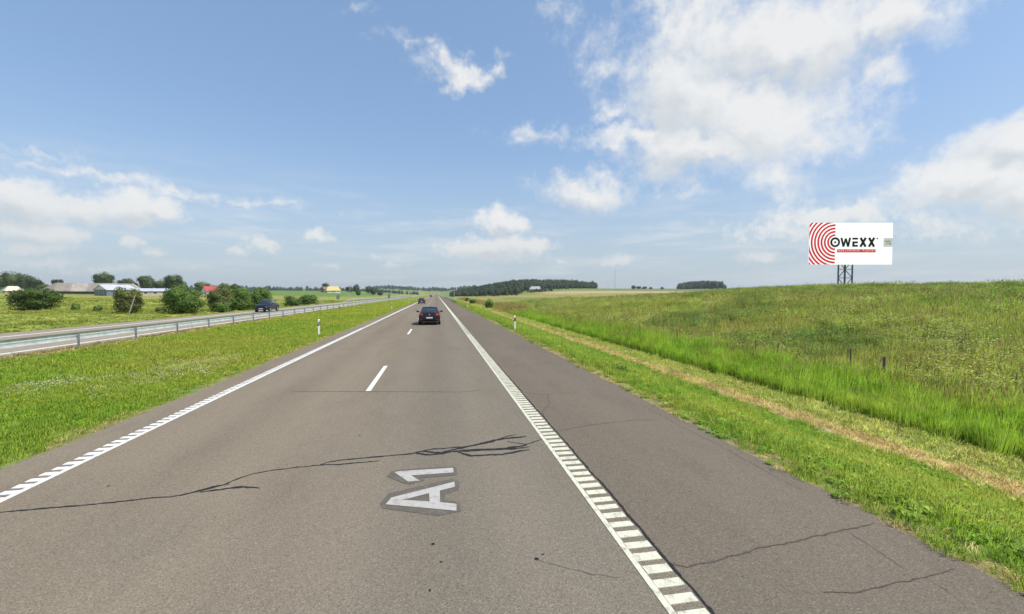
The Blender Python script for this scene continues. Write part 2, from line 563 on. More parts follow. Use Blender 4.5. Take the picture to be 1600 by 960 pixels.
# ------------------------------------------------------------------ roads
def asphalt(name, c0, c1, tracks, grain=1.0, stone=(0.36, 0.32, 0.26), lane=None):
    m, g, b = mat_nodes(name)
    p = g.pos()
    x, y, z = g.sep(p)
    v = g.new('ShaderNodeTexVoronoi')
    v.inputs['Scale'].default_value = 95.0
    g.put(v.inputs['Vector'], p)
    cell = g.sep(v.outputs['Color'])[0]
    n1 = g.noise(p, 62.0, 3.0, 0.7)
    n2 = g.noise(g.scale(p, (1.0, 0.25, 1.0)), 1.1, 6.0, 0.62)
    n3 = g.noise(g.scale(p, (1.0, 0.12, 1.0)), 0.35, 5.0, 0.6)
    c = g.mix(g.ss(n3, 0.3, 0.7), c0, c1)
    if lane:                                   # the two lanes were laid with different mixes
        xa, xb, cl = lane
        c = g.mix(g.ss(g.m('ADD', x, g.m('MULTIPLY', g.m('SUBTRACT', n2, 0.5), 1.2)), xa, xb), c, cl)
        blot = g.noise(g.scale(p, (1.0, 0.45, 1.0)), 0.75, 5.0, 0.62)
        c = g.mix(g.m('MULTIPLY', g.ss(blot, 0.52, 0.70), 0.30), c, tuple(a * k for a, k in zip(cl, (0.80, 0.86, 0.92))))
    c = g.mix(g.m('MULTIPLY', g.ss(n2, 0.45, 0.75), 0.35), c, tuple(a * 0.72 for a in c0))
    # tyre-polished tracks are paler, the strip between them darker
    for (tx, tw, tk) in tracks:
        u = g.m('DIVIDE', g.m('SUBTRACT', x, tx), tw)
        e = g.m('POWER', 2.718, g.m('MULTIPLY', g.m('MULTIPLY', u, u), -1.0))
        e = g.m('MULTIPLY', e, g.ss(n2, 0.2, 0.7, 1.0, 0.45))
        c = g.mix(g.m('MULTIPLY', e, abs(tk)), c, tuple(a * (1.42 if tk > 0 else 0.6) for a in c0))
    k = g.m('ADD', g.m('MULTIPLY', g.m('SUBTRACT', cell, 0.5), 0.62 * grain), g.ss(n1, 0.2, 0.8, 1 - 0.42 * grain, 1 + 0.42 * grain))
    c = g.mix(1.0, c, g.comb(k, k, k), 'MULTIPLY')
    c = g.mix(g.m('MULTIPLY', g.ss(cell, 0.90, 0.97), 0.5 * grain), c, stone)
    c = g.mix(g.m('MULTIPLY', g.ss(cell, 0.09, 0.03), 0.5 * grain), c, (0.03, 0.03, 0.032))
    g.put(b.inputs['Base Color'], c)
    b.inputs['Roughness'].default_value = 0.95
    b.inputs['Specular IOR Level'].default_value = 0.03
    bp = g.new('ShaderNodeBump')
    bp.inputs['Strength'].default_value = 0.12
    bp.inputs['Distance'].default_value = 0.004
    g.put(bp.inputs['Height'], g.m('ADD', cell, n1))
    g.l.new(bp.outputs[0], b.inputs['Normal'])
    return m


M_ASPH = asphalt('worn_asphalt', (0.188, 0.156, 0.117), (0.213, 0.177, 0.132), [(-4.55, 0.42, 0.20), (-2.75, 0.42, 0.20), (-0.95, 0.38, 0.16), (0.95, 0.38, 0.16), (0.0, 0.42, -0.26), (-3.65, 0.40, -0.16)], 0.58, lane=(-3.0, 0.6, (0.178, 0.154, 0.121)))
M_SHLD = asphalt('shoulder_asphalt', (0.143, 0.121, 0.093), (0.165, 0.139, 0.108), [(3.4, 0.8, 0.10), (2.5, 0.3, -0.10)], 0.5)
M_OPP = asphalt('pale_asphalt', (0.265, 0.225, 0.178), (0.30, 0.255, 0.20), [(-20.9, 0.45, 0.15), (-19.3, 0.45, 0.15)], 0.6)


def strip(name, xl, xr, y0, y1, mat, jl=0.0, jr=0.0, z=0.0, seed=0, parent=None):
    ys = graded([(y0, 60, 160), (60, 200, 60), (200, y1, 40)])
    j = lambda k, s: (vnoise(ys * 0.9, ys * 0 + s, 21) - 0.5) * 2 * k + (vnoise(ys * 4.0, ys * 0 + s, 22) - 0.5) * k
    L = xl + j(jl, seed)
    Rr = xr + j(jr, seed + 7)
    n = len(ys)
    v = np.concatenate([np.stack([L, ys, np.full(n, z - 0.11)], -1), np.stack([L, ys, np.full(n, z)], -1), np.stack([Rr, ys, np.full(n, z)], -1), np.stack([Rr, ys, np.full(n, z - 0.11)], -1)])
    i = np.arange(n - 1)
    f = np.concatenate([np.stack([k * n + i, (k + 1) * n + i, (k + 1) * n + i + 1, k * n + i + 1], -1) for k in range(3)])
    me = np_mesh(name, v, f[:, ::-1])
    return link(name, me, mat, parent)


road = tag(strip('road', ROAD_L, LINE_R, -30, 1500, M_ASPH, 0.05, 0.0), 'grey two-lane motorway carriageway with sealed cracks running straight ahead', 'road', kind='structure')
shoulder = tag(strip('road_shoulder', LINE_R + 0.006, ROAD_R, -30, 1500, M_SHLD, 0.0, 0.05, -0.004, 5), 'darker paved hard shoulder beside the near carriageway', 'road shoulder', kind='structure')
opp = tag(strip('road', OPP_L, OPP_R, -30, 1500, M_OPP, 0.06, 0.06, 0.0, 9), 'pale opposite carriageway beyond the guard rail', 'road', kind='structure')


def paint(name, col, wear):
    m, g, b = mat_nodes(name)
    p = g.pos()
    n = g.noise(p, 9.0, 7.0, 0.72)
    f = g.noise(p, 70.0, 3.0, 0.7)
    dirt = g.m('MULTIPLY', g.ss(g.m('ADD', n, g.m('MULTIPLY', f, 0.25)), 0.60, 0.82), wear)
    speck = g.m('MULTIPLY', g.ss(g.noise(p, 48.0, 4.0, 0.75), 0.52, 0.66), wear * 0.55)
    c = g.mix(g.m('MAXIMUM', dirt, speck), col, (0.20, 0.175, 0.14))
    k = g.ss(f, 0.25, 0.75, 0.9, 1.08)
    g.put(b.inputs['Base Color'], g.mix(1.0, c, g.comb(k, k, k), 'MULTIPLY'))
    b.inputs['Roughness'].default_value = 0.7
    return m


M_WHITE = paint('white_road_paint', (0.72, 0.715, 0.69), 0.6)
M_CREAM = paint('cream_road_paint', (0.62, 0.61, 0.47), 0.75)
M_GLYPH = paint('grey_white_road_paint', (0.42, 0.40, 0.37), 0.7)
M_GLYPHD = paint('dark_road_paint', (0.100, 0.085, 0.066), 0.5)
M_TAR = plain('bitumen_seal', (0.026, 0.027, 0.030), 0.75, var=0.3, vscale=20, spec=0.08)
M_CRACK = plain('crack_brown_grey', (0.088, 0.077, 0.065), 0.95, var=0.3, vscale=20, spec=0.03)  # dull brown-grey colour of the thin cracks

ZP = 0.004


def quad_sheet(x0, x1, y0, y1, z):
    return np.array([(x0, y0, z), (x1, y0, z), (x1, y1, z), (x0, y1, z)])


def slab_mesh(name, w, l, h):
    """thin thermoplastic slab with real thickness, origin at its base centre"""
    m = MB()
    m.box(-w / 2, w / 2, -l / 2, l / 2, 0, h)
    return m.mesh(name)


def edge_line(xs0, xs1, xb0, xb1, y_near, y_bar, y_far, mat, n_parts, label, parent, z=0.0):
    """continuous strip xs0..xs1 with raised cross bars xb0..xb1 every 0.2 m"""
    m = MB()
    ys = [y_near - 8, y_near, 10, 20, 40, y_bar, 120, 300, y_far]
    for a, b in zip(ys[:-1], ys[1:]):
        xa = (xs0, xs1)
        m.box(xa[0], xa[1], a, b, z + 0.001, z + ZP + 0.002)
    line = m.build('edge_line', mat, parent)
    line['label'] = label
    # beyond the bars that can be told apart the line reads as solid
    s = MB()
    s.box(xb0, xb1, y_bar, y_far, z + 0.001, z + ZP + 0.002)
    s.build('solid_line', mat, line)
    w = xb1 - xb0
    bar = slab_mesh('bar', w, 0.112, 0.0075)
    bar.materials.append(mat)
    rng = random.Random(int(abs(xs0) * 100))
    far_v, far_f = [], []
    n = int((y_bar - y_near) / 0.2)
    for i in range(n):
        y = y_near + 0.2 * i + rng.uniform(-0.006, 0.006)
        if i < n_parts:
            o = link('bar', bar, None, line)
            o.location = ((xb0 + xb1) / 2 + rng.uniform(-0.004, 0.004), y, z + 0.001)
            o.scale = (1 + rng.uniform(-0.03, 0.03), 1 + rng.uniform(-0.10, 0.10), 1)
        else:
            b0 = len(far_v)
            grow = 0.056 + 0.044 * min(1.0, (y - y_near - n_parts * 0.2) / 25.0)
            far_v += [(xb0, y - grow, z + 0.0075), (xb1, y - grow, z + 0.0075), (xb1, y + grow, z + 0.0075), (xb0, y + grow, z + 0.0075)]
            far_f.append([b0, b0 + 1, b0 + 2, b0 + 3])
    if far_v:
        o = link('far_bars', np_mesh('far_bars', far_v, far_f), mat, line)
        o['kind'] = 'stuff'
    return line


edge_line(1.845, 1.905, 1.907, 2.165, 1.5, 62.0, 1480, M_CREAM, 130, 'cream edge line with comb of cross bars beside the shoulder', road)
edge_line(-5.425, -5.355, -5.60, -5.427, 4.0, 62.0, 1480, M_WHITE, 150, 'white edge line with comb of cross bars beside the median', road)

for i in range(-1, 36):
    y0 = 11.95 + 16.35 * i
    if y0 < -6:
        continue
    m = MB()
    m.box(-1.875, -1.745, y0, y0 + 4.05, 0.001, ZP + 0.001)
    m.build('lane_dash', M_WHITE, road)
for (a, b, y0, y1) in ((-18.55, -18.30, -20, 1480), (-25.75, -25.5, -20, 1480)):
    m = MB()
    m.box(a, b, y0, y1, 0.001, ZP + 0.001)
    m.build('edge_line', M_WHITE, opp)
for i in range(0, 32):
    y0 = 5 + 16 * i
    m = MB()
    m.box(-22.15, -22.0, y0, y0 + 4, 0.001, ZP + 0.001)
    m.build('lane_dash', M_WHITE, opp)


def flat_poly(name, pts, z0, z1, mat, parent, hole=None):
    bm = bmesh.new()
    vs = [bm.verts.new((x, y, z1)) for x, y in pts]
    es = [bm.edges.new((vs[i], vs[(i + 1) % len(vs)])) for i in range(len(vs))]
    if hole:
        hv = [bm.verts.new((x, y, z1)) for x, y in hole]
        es += [bm.edges.new((hv[i], hv[(i + 1) % len(hv)])) for i in range(len(hv))]
    bmesh.ops.triangle_fill(bm, use_beauty=True, use_dissolve=False, edges=es)
    for f in bm.faces:
        if f.normal.z < 0:
            f.normal_flip()
    me = bpy.data.meshes.new(name)
    bm.to_mesh(me)
    bm.free()
    return link(name, me, mat, parent)


GL_A = [(-0.58, 5.6), (0.23, 5.93), (0.23, 5.77), (0.03, 5.69), (0.03, 5.37), (0.23, 5.29), (0.22, 5.12), (-0.63, 5.43)]
GL_AH = [(-0.43, 5.51), (-0.11, 5.64), (-0.1, 5.41)]
GL_1 = [(-0.62, 6.4), (-0.55, 6.42), (0.23, 6.41), (0.23, 6.24), (-0.37, 6.24), (-0.24, 6.04), (-0.4, 6.04)]
GL_AD = [(-0.7, 5.48), (-0.63, 5.73), (0.2, 6.04), (0.3, 5.94), (0.28, 5.68), (0.09, 5.58), (0.09, 5.44), (0.28, 5.33), (0.27, 5.1), (-0.0, 5.05), (-0.66, 5.34)]
GL_1D = [(-0.71, 6.28), (-0.67, 6.44), (-0.52, 6.49), (0.21, 6.49), (0.28, 6.42), (0.27, 6.15), (-0.22, 6.14), (-0.18, 6.05), (-0.37, 5.96), (-0.46, 6.01)]
ol = flat_poly('route_number_outline', GL_AD, 0, 0.004, M_GLYPHD, road)
flat_poly('route_letter', GL_A, 0, 0.008, M_GLYPH, ol, GL_AH)
ol = flat_poly('route_number_outline', GL_1D, 0, 0.0052, M_GLYPHD, road)
flat_poly('route_digit', GL_1, 0, 0.0085, M_GLYPH, ol)

SEALED = [[(-5.2, 6.02), (-4.72, 6.03), (-4.21, 6.05), (-3.71, 6.12), (-3.37, 6.11), (-3.07, 6.21), (-2.83, 6.37), (-2.69, 6.64), (-2.52, 6.75), (-2.03, 6.86), (-1.76, 6.89)], [(-3.06, 6.2), (-2.8, 6.24), (-2.61, 6.27), (-2.34, 6.2)], [(-3.26, 6.12), (-2.98, 6.33), (-2.79, 6.39)], [(-1.76, 6.89), (-1.62, 7.01), (-1.03, 7.05), (-0.41, 7.1), (-0.06, 7.25), (0.4, 7.27), (0.93, 7.42), (1.18, 7.64), (1.44, 7.77)], [(-1.88, 6.89), (-1.44, 6.85), (-0.88, 6.87)], [(-0.35, 7.12), (-0.12, 6.99), (0.3, 7.1), (0.73, 7.11), (1.16, 7.09), (1.51, 7.2)], [(0.33, 7.05), (0.54, 6.86), (1.02, 6.82), (1.51, 6.96)], [(-0.29, 7.2), (0.07, 7.09), (0.61, 7.33), (1.09, 7.55), (1.6, 7.61)], [(1.22, 7.42), (1.5, 7.22), (1.82, 7.45)], [(0.39, 7.08), (0.89, 7.07), (1.22, 7.05), (1.54, 7.09)]]
SEAL_W = [.034, .058, .042, .042, .036, .068, .058, .064, .026, .054]
THIN = [[(-3.82, 12.24), (-2.98, 12.09), (-1.96, 11.91), (-0.55, 11.63), (0.62, 11.39), (1.18, 11.6)], [(0.95, 4.07), (1.01, 4.0), (1.17, 3.87), (1.41, 3.74), (1.65, 3.65)], [(-5.3, 21.6), (-3.0, 21.1), (-0.8, 20.9), (1.7, 20.4)], [(-5.2, 34), (-2.1, 33.4), (1.6, 33)]]
THIN_W = [.034, .005, .014, .02]
SHC = [[(2.22, 3.76), (2.34, 3.69), (2.53, 3.71), (3.15, 3.84), (3.75, 3.88), (4.46, 3.99), (4.89, 4.04)], [(3.31, 3.16), (3.62, 3.11), (4.21, 3.17), (4.82, 3.22)], [(2.22, 7.83), (3.01, 8.1), (3.94, 8.24), (4.56, 8.2)], [(2.29, 10.95), (2.81, 10.72), (3.69, 10.84)], [(2.81, 10.72), (2.65, 9.88), (2.33, 9.3), (2.22, 8.68)], [(4.74, 5.26), (4.75, 4.88)], [(4.44, 3.96), (4.38, 3.59), (4.33, 3.31)], [(4.4, 3.16), (4.37, 2.91), (4.32, 2.78)], [(4.72, 9.5), (4.70, 7.9), (4.78, 6.6), (4.74, 5.3)], [(2.3, 15.2), (3.2, 15.6), (4.6, 15.4)]]
SHW = [.020, .015, .011, .012, .010, .008, .007, .007, .006, .02]


def ribbon(name, pts, w, mat, parent, z, seed, jit=0.012):
    rng = random.Random(seed)
    P = [Vector((x, y, 0)) for x, y in pts]
    fine = []
    for a, b in zip(P[:-1], P[1:]):
        n = max(2, int((b - a).length / 0.05))
        for i in range(n):
            fine.append(a.lerp(b, i / n))
    fine.append(P[-1])
    n = len(fine)
    vs, fs = [], []
    off = 0.0
    for i, p in enumerate(fine):
        d = (fine[min(i + 1, n - 1)] - fine[max(i - 1, 0)]).normalized()
        q = Vector((-d.y, d.x, 0))
        off = off * 0.8 + rng.uniform(-jit, jit)
        e = min(1.0, (i + 1) / 5, (n - i) / 5)
        ww = w * rng.uniform(0.55, 1.25) * (0.3 + 0.7 * e)
        vs += [(*(p + q * (off + ww / 2)).xy, z), (*(p + q * (off - ww / 2)).xy, z)]
        if i:
            k = 2 * i
            fs.append([k - 2, k - 1, k + 1, k])
    return link(name, np_mesh(name, vs, fs), mat, parent)


for i, (L, w) in enumerate(zip(SEALED, SEAL_W)):
    ribbon('crack_seal', L, w, M_TAR, road, 0.0030 + 0.0004 * i, i)
for i, (L, w) in enumerate(zip(THIN, THIN_W)):
    ribbon('crack', L, w, M_CRACK, road, 0.0032 + 0.0003 * i, 40 + i)
for i, (L, w) in enumerate(zip(SHC, SHW)):
    ribbon('crack', L, w, M_CRACK, shoulder, 0.0 + 0.0003 * i, 60 + i)
ribbon('joint_seal', [(2.205, 1.0), (2.20, 3.0), (2.21, 6.0), (2.2, 10), (2.2, 16)], .030, M_TAR, shoulder, 0.0045, 80, 0.006)
ribbon('joint_crack', [(2.19, 16), (2.2, 30), (2.2, 60)], .012, M_CRACK, shoulder, 0.0040, 81, 0.004)
for i, (x, y) in enumerate([(-0.05, 4.48), (0.03, 4.16), (0.95, 4.05), (1.03, 4.11), (-0.07, 3.77), (-4.38, 6.61), (-1.4, 8.2), (0.6, 9.4)]):
    rng = random.Random(i)
    r = rng.uniform(0.012, 0.022)
    pts = [(x + r * rng.uniform(.6, 1.3) * math.cos(t), y + r * rng.uniform(.6, 1.3) * math.sin(t)) for t in np.linspace(0, 2 * math.pi, 9)[:-1]]
    flat_poly('tar_spot', pts, 0, 0.0045, M_TAR, road)

# ------------------------------------------------------------------ vegetation helpers
def leaf_material(name, c0, c1, transl=0.35, isl=0.30, big=0.25, big_scale=0.25, gain=1.0):
    c0, c1 = tuple(a * gain for a in c0), tuple(a * gain for a in c1)
    m, g, b = mat_nodes(name)
    p = g.pos()
    rnd = g.new('ShaderNodeNewGeometry').outputs['Random Per Island']
    oi = g.new('ShaderNodeObjectInfo').outputs['Random']
    f = g.ss(g.noise(p, big_scale, 4.0, 0.6), 0.3, 0.7)
    c = g.mix(f, c0, c1)
    k = g.m('MULTIPLY', g.ss(rnd, 0.0, 1.0, 1 - isl, 1 + isl), g.ss(oi, 0.0, 1.0, 1 - big, 1 + big))
    c = g.mix(1.0, c, g.comb(k, k, g.m('MULTIPLY', k, 0.95)), 'MULTIPLY')
    g.put(b.inputs['Base Color'], c)
    b.inputs['Roughness'].default_value = 0.62
    b.inputs['Specular IOR Level'].default_value = 0.25
    tr = g.new('ShaderNodeBsdfTranslucent')
    g.put(tr.inputs['Color'], g.mix(1.0, c, (1.05, 1.08, 0.8), 'MULTIPLY'))
    mx = g.new('ShaderNodeMixShader')
    mx.inputs[0].default_value = transl
    g.l.new(b.outputs[0], mx.inputs[1])
    g.l.new(tr.outputs[0], mx.inputs[2])
    out = [n for n in g.n if n.type == 'OUTPUT_MATERIAL'][0]
    g.l.new(mx.outputs[0], out.inputs['Surface'])
    return m


def tuft(name, rng, n, rad, h, w, lean, mat, heads=0.0, head_mat=None, hvar=0.45, fan=1.0):
    """n grass blades, each two faces; a share carries a seed head"""
    V, F, HV, HF, NV = [], [], [], [], []
    for i in range(n):
        r, t = rad * math.sqrt(rng.random()), rng.uniform(0, 6.283)
        x, y = r * math.cos(t), r * math.sin(t)
        hh = h * (1 - hvar + hvar * 2 * rng.random() * 0.75)
        a = rng.uniform(0, 6.283)
        ww = w * rng.uniform(0.7, 1.3)
        l = lean * rng.uniform(0.2, 1.0) * hh
        ld = t + rng.uniform(-0.9, 0.9) if fan else rng.uniform(0, 6.283)
        lx, ly = l * math.cos(ld), l * math.sin(ld)
        cx, cy = math.cos(a) * ww / 2, math.sin(a) * ww / 2
        b = len(V)
        V += [(x - cx, y - cy, -0.02), (x + cx, y + cy, -0.02), (x + cx * .85 + lx * .35, y + cy * .85 + ly * .35, hh * .6), (x - cx * .85 + lx * .35, y - cy * .85 + ly * .35, hh * .6),
              (x + lx, y + ly, hh)]
        F += [[b, b + 1, b + 2, b + 3], [b + 3, b + 2, b + 4]]
        NV += [(math.cos(ld) * .35 + rng.uniform(-.2, .2), math.sin(ld) * .35 + rng.uniform(-.2, .2), 1.0)] * 5
        if rng.random() < heads:
            b = len(HV)
            e = 0.010
            for q in (0, 1):
                dx, dy = (e, 0) if q == 0 else (0, e)
                HV += [(x + lx - dx, y + ly - dy, hh * .86), (x + lx + dx, y + ly + dy, hh * .86), (x + lx * 1.15 + dx * .4, y + ly * 1.15 + dy * .4, hh * 1.12), (x + lx * 1.15 - dx * .4, y + ly * 1.15 - dy * .4, hh * 1.12)]
                HF.append([b + 4 * q + k for k in range(4)])
    nv = len(V)
    me = np_mesh(name, V + HV, F + [[nv + k for k in q] for q in HF])
    set_normals(me, [Vector(q).normalized() for q in NV] + [(0, 0, 1)] * len(HV))
    me.materials.append(mat)
    if HF:
        me.materials.append(head_mat)
        mi = np.zeros(len(me.polygons), dtype=np.int32)
        mi[len(F):] = 1
        me.polygons.foreach_set('material_index', mi)
    return me


def weed(name, rng, n, rad, h, leaf, mat, flower=0.0, fl_mat=None):
    """leafy herb: leaves on upright stems, some with a flat flower head"""
    V, F, FV, FF, NV = [], [], [], [], []
    for i in range(n):
        r, t = rad * math.sqrt(rng.random()), rng.uniform(0, 6.283)
        x, y = r * math.cos(t), r * math.sin(t)
        hh = h * rng.uniform(0.35, 1.0) * (1 - 0.45 * (r / rad) ** 2)
        for k in range(4):
            z = hh * (0.25 + 0.25 * k) * rng.uniform(0.85, 1.1)
            a = rng.uniform(0, 6.283)
            s = leaf * rng.uniform(0.6, 1.2) * (1.15 - 0.2 * k)
            d = Vector((math.cos(a), math.sin(a), rng.uniform(-0.2, 0.7))).normalized()
            q = Vector((-d.y, d.x, rng.uniform(-.4, .4))).normalized() * (s * 0.42)
            c = Vector((x, y, z))
            b = len(V)
            V += [c, c + d * s * .5 - q, c + d * s, c + d * s * .5 + q]
            F.append([b, b + 1, b + 2, b + 3])
            NV += [Vector((x / rad * .6 + rng.uniform(-.3, .3), y / rad * .6 + rng.uniform(-.3, .3), .9)).normalized()] * 4
        if rng.random() < flower:
            b = len(FV)
            s = leaf * 0.42
            c = Vector((x, y, hh * 1.12))
            FV += [c + Vector((s, 0, 0)), c + Vector((0, s, .01)), c + Vector((-s, 0, 0)), c + Vector((0, -s, -.01))]
            FF.append([b, b + 1, b + 2, b + 3])
    nv = len(V)
    me = np_mesh(name, [tuple(p) for p in V + FV], F + [[nv + k for k in q] for q in FF])
    set_normals(me, NV + [(0, 0, 1)] * len(FV))
    me.materials.append(mat)
    if FF:
        me.materials.append(fl_mat)
        mi = np.zeros(len(me.polygons), dtype=np.int32)
        mi[len(F):] = 1
        me.polygons.foreach_set('material_index', mi)
    return me


def scatter(name, pts, rot, scl, idx, protos, label, cat):
    """one object of uncountable plants: points carrying instances of a few tufts"""
    coll = bpy.data.collections.new(name + '_tufts')
    for i, me in enumerate(protos):
        coll.objects.link(bpy.data.objects.new('%s_tuft_%02d' % (name, i), me))
    me = bpy.data.meshes.new(name)
    n = len(pts)
    me.vertices.add(n)
    me.vertices.foreach_set('co', np.ascontiguousarray(pts, dtype=np.float32).ravel())
    a = me.attributes.new('rot', 'FLOAT_VECTOR', 'POINT')
    a.data.foreach_set('vector', np.ascontiguousarray(rot, dtype=np.float32).ravel())
    a = me.attributes.new('scl', 'FLOAT_VECTOR', 'POINT')
    a.data.foreach_set('vector', np.ascontiguousarray(scl, dtype=np.float32).ravel())
    a = me.attributes.new('idx', 'INT', 'POINT')
    a.data.foreach_set('value', np.ascontiguousarray(idx, dtype=np.int32))
    o = link(name, me)
    ng = bpy.data.node_groups.new(name + '_scatter', 'GeometryNodeTree')
    ng.interface.new_socket('Geometry', in_out='INPUT', socket_type='NodeSocketGeometry')
    ng.interface.new_socket('Geometry', in_out='OUTPUT', socket_type='NodeSocketGeometry')
    gi, go = ng.nodes.new('NodeGroupInput'), ng.nodes.new('NodeGroupOutput')
    ip = ng.nodes.new('GeometryNodeInstanceOnPoints')
    ci = ng.nodes.new('GeometryNodeCollectionInfo')
    ci.inputs['Collection'].default_value = coll
    ci.inputs['Separate Children'].default_value = True
    ci.inputs['Reset Children'].default_value = True

    def attr(nm, ty):
        nd = ng.nodes.new('GeometryNodeInputNamedAttribute')
        nd.data_type = ty
        nd.inputs['Name'].default_value = nm
        return nd.outputs['Attribute']
    L = ng.links
    L.new(gi.outputs[0], ip.inputs['Points'])
    L.new(ci.outputs[0], ip.inputs['Instance'])
    ip.inputs['Pick Instance'].default_value = True
    L.new(attr('idx', 'INT'), ip.inputs['Instance Index'])
    L.new(attr('rot', 'FLOAT_VECTOR'), ip.inputs['Rotation'])
    L.new(attr('scl', 'FLOAT_VECTOR'), ip.inputs['Scale'])
    L.new(ip.outputs[0], go.inputs[0])
    md = o.modifiers.new('scatter', 'NODES')
    md.node_group = ng
    tag(o, label, cat, kind='stuff')
    return o


NR = np.random.default_rng(7)


def spread(boxes, x_of=None):
    """random points in (x0,x1,y0,y1,density,scale) boxes; returns x, y, scale"""
    X, Y, S = [], [], []
    for (x0, x1, y0, y1, dn, s) in boxes:
        n = int((x1 - x0) * (y1 - y0) * dn)
        X.append(NR.uniform(x0, x1, n))
        Y.append(NR.uniform(y0, y1, n))
        S.append(np.full(n, s))
    X, Y, S = np.concatenate(X), np.concatenate(Y), np.concatenate(S)
    az = np.degrees(np.arctan2(X, Y))
    k = (az > -48) & (az < 68)
    return X[k], Y[k], S[k]


def rots(n, tilt=0.15):
    return np.stack([NR.normal(0, tilt, n), NR.normal(0, tilt, n), NR.uniform(0, 6.283, n)], -1)


def scl3(s, lo=0.75, hi=1.3, zvar=0.25):
    k = s * NR.uniform(lo, hi, len(s))
    return np.stack([k, k, k * NR.uniform(1 - zvar, 1 + zvar, len(s))], -1)


L_MED = leaf_material('median_grass', (0.138, 0.218, 0.024), (0.240, 0.236, 0.046), 0.5, 0.20, 0.10, 0.13, gain=2.25)
L_VERGE = leaf_material('verge_grass', (0.120, 0.205, 0.026), (0.200, 0.228, 0.042), 0.5, 0.22, 0.12, 0.5, gain=2.10)
L_MOWN = leaf_material('mown_grass', (0.205, 0.245, 0.055), (0.265, 0.265, 0.085), 0.5, 0.28, 0.22, 0.8, gain=2.30)
L_HAY = leaf_material('dry_hay', (0.46, 0.37, 0.20), (0.37, 0.28, 0.14), 0.5, 0.25, 0.2, 1.0, gain=2.10)
L_TALL = leaf_material('meadow_grass', (0.145, 0.215, 0.034), (0.205, 0.218, 0.052), 0.5, 0.30, 0.24, 0.16, gain=2.10)
L_RANK = leaf_material('ditch_grass', (0.125, 0.235, 0.018), (0.185, 0.255, 0.028), 0.5, 0.30, 0.20, 0.3, gain=2.00)
L_OLIVE = leaf_material('meadow_herbs', (0.150, 0.198, 0.036), (0.205, 0.220, 0.046), 0.5, 0.32, 0.26, 0.12, gain=2.10)
L_DARK = leaf_material('dark_herbs', (0.078, 0.138, 0.028), (0.112, 0.160, 0.036), 0.5, 0.3, 0.22, 0.2, gain=1.90)
L_SEED = leaf_material('seed_heads', (0.35, 0.27, 0.13), (0.29, 0.20, 0.11), 0.5, 0.25, 0.2, 0.3, gain=1.10)
L_DRY = leaf_material('rank_dry_grass', (0.34, 0.26, 0.12), (0.27, 0.23, 0.09), 0.5, 0.3, 0.2, 0.2, gain=1.80)
L_YEL = leaf_material('yellow_flowers', (0.75, 0.62, 0.03), (0.70, 0.52, 0.03), 0.5, 0.1, 0.1, gain=1.00)
L_WHT = leaf_material('white_flowers', (0.72, 0.70, 0.60), (0.62, 0.62, 0.50), 0.5, 0.1, 0.1, gain=1.00)
L_UMB = leaf_material('umbel_flowers', (0.48, 0.46, 0.22), (0.42, 0.38, 0.18), 0.5, 0.15, 0.15, gain=1.25)

rg = random.Random(3)
P_SHORT = [tuft('short_tuft', rg, 60, 0.17, 0.065, 0.010, 0.9, L_MED) for _ in range(5)]
P_VERGE = [tuft('verge_tuft', rg, 56, 0.17, 0.10, 0.010, 0.8, L_VERGE) for _ in range(4)] + [weed('verge_herb', rg, 20, 0.15, 0.09, 0.07, L_VERGE)]

# median: mown grass
x, y, s = spread([(-17.0, -6.42, 3, 16, 34, 0.85), (-17.0, -6.42, 16, 34, 16, 1.25), (-17.0, -6.45, 34, 75, 6.5, 1.9), (-17.0, -6.5, 75, 170, 2.2, 2.9)])
edge = sst(-6.15, -7.0, x)
keep = NR.random(len(x)) < np.clip(0.45 + edge, 0, 1) * np.where(x < -16.3, 0.5, 1)
x, y, s = x[keep], y[keep], s[keep] * (0.55 + 0.45 * edge[keep])
scatter('median_grass', np.stack([x, y, height(x, y) + 0.005], -1), rots(len(x)), scl3(s) * np.array((1, 1, 1)), NR.integers(0, 5, len(x)), P_SHORT, 'short bright green grass covering the median strip', 'grass')

# right verge
x, y, s = spread([(5.02, 9.75, 1.5, 8, 40, 0.85), (5.02, 9.75, 1.5, 14, 36, 0.85), (5.02, 9.75, 14, 32, 16, 1.25), (5.05, 9.75, 32, 75, 6.5, 1.8), (5.1, 9.8, 75, 170, 2.2, 2.8)])
edge = sst(4.95, 6.0, x)
keep = NR.random(len(x)) < (0.55 + 0.6 * edge) * (0.65 + 0.35 * vnoise(x * 1.3, y * 1.3, 31)) * np.where(x > 9.5, 0.55, 1)
x, y, s = x[keep], y[keep], s[keep] * (0.7 + 0.4 * edge[keep])
scatter('verge_grass', np.stack([x, y, height(x, y) + 0.005], -1), rots(len(x)), scl3(s), np.where(NR.random(len(x)) < 0.18, 4, NR.integers(0, 4, len(x))), P_VERGE, 'uneven green grass on the verge beside the shoulder', 'grass')

# dead hay along the edge of the asphalt and in the swathe
P_HAY = [tuft('hay_wisp', rg, 40, 0.22, 0.07, 0.012, 3.2, L_HAY, fan=0) for _ in range(4)]
x, y, s = spread([(9.75, 10.5, 4, 25, 40, 0.8), (9.75, 10.5, 25, 70, 14, 1.3), (9.7, 10.6, 70, 170, 5, 2.0),
                  (4.98, 5.5, 1.5, 30, 9, 0.55), (-6.75, -6.33, 4, 35, 8, 0.55), (-17.6, -16.6, 12, 60, 9, 1.0), (10.8, 12.0, 4, 30, 2, 0.6)])
scatter('cut_hay', np.stack([x, y, height(x, y) + 0.012], -1), rots(len(x), 0.25), scl3(s), NR.integers(0, 4, len(x)), P_HAY, 'dry straw-coloured cut hay lying in strips along the verge', 'hay')

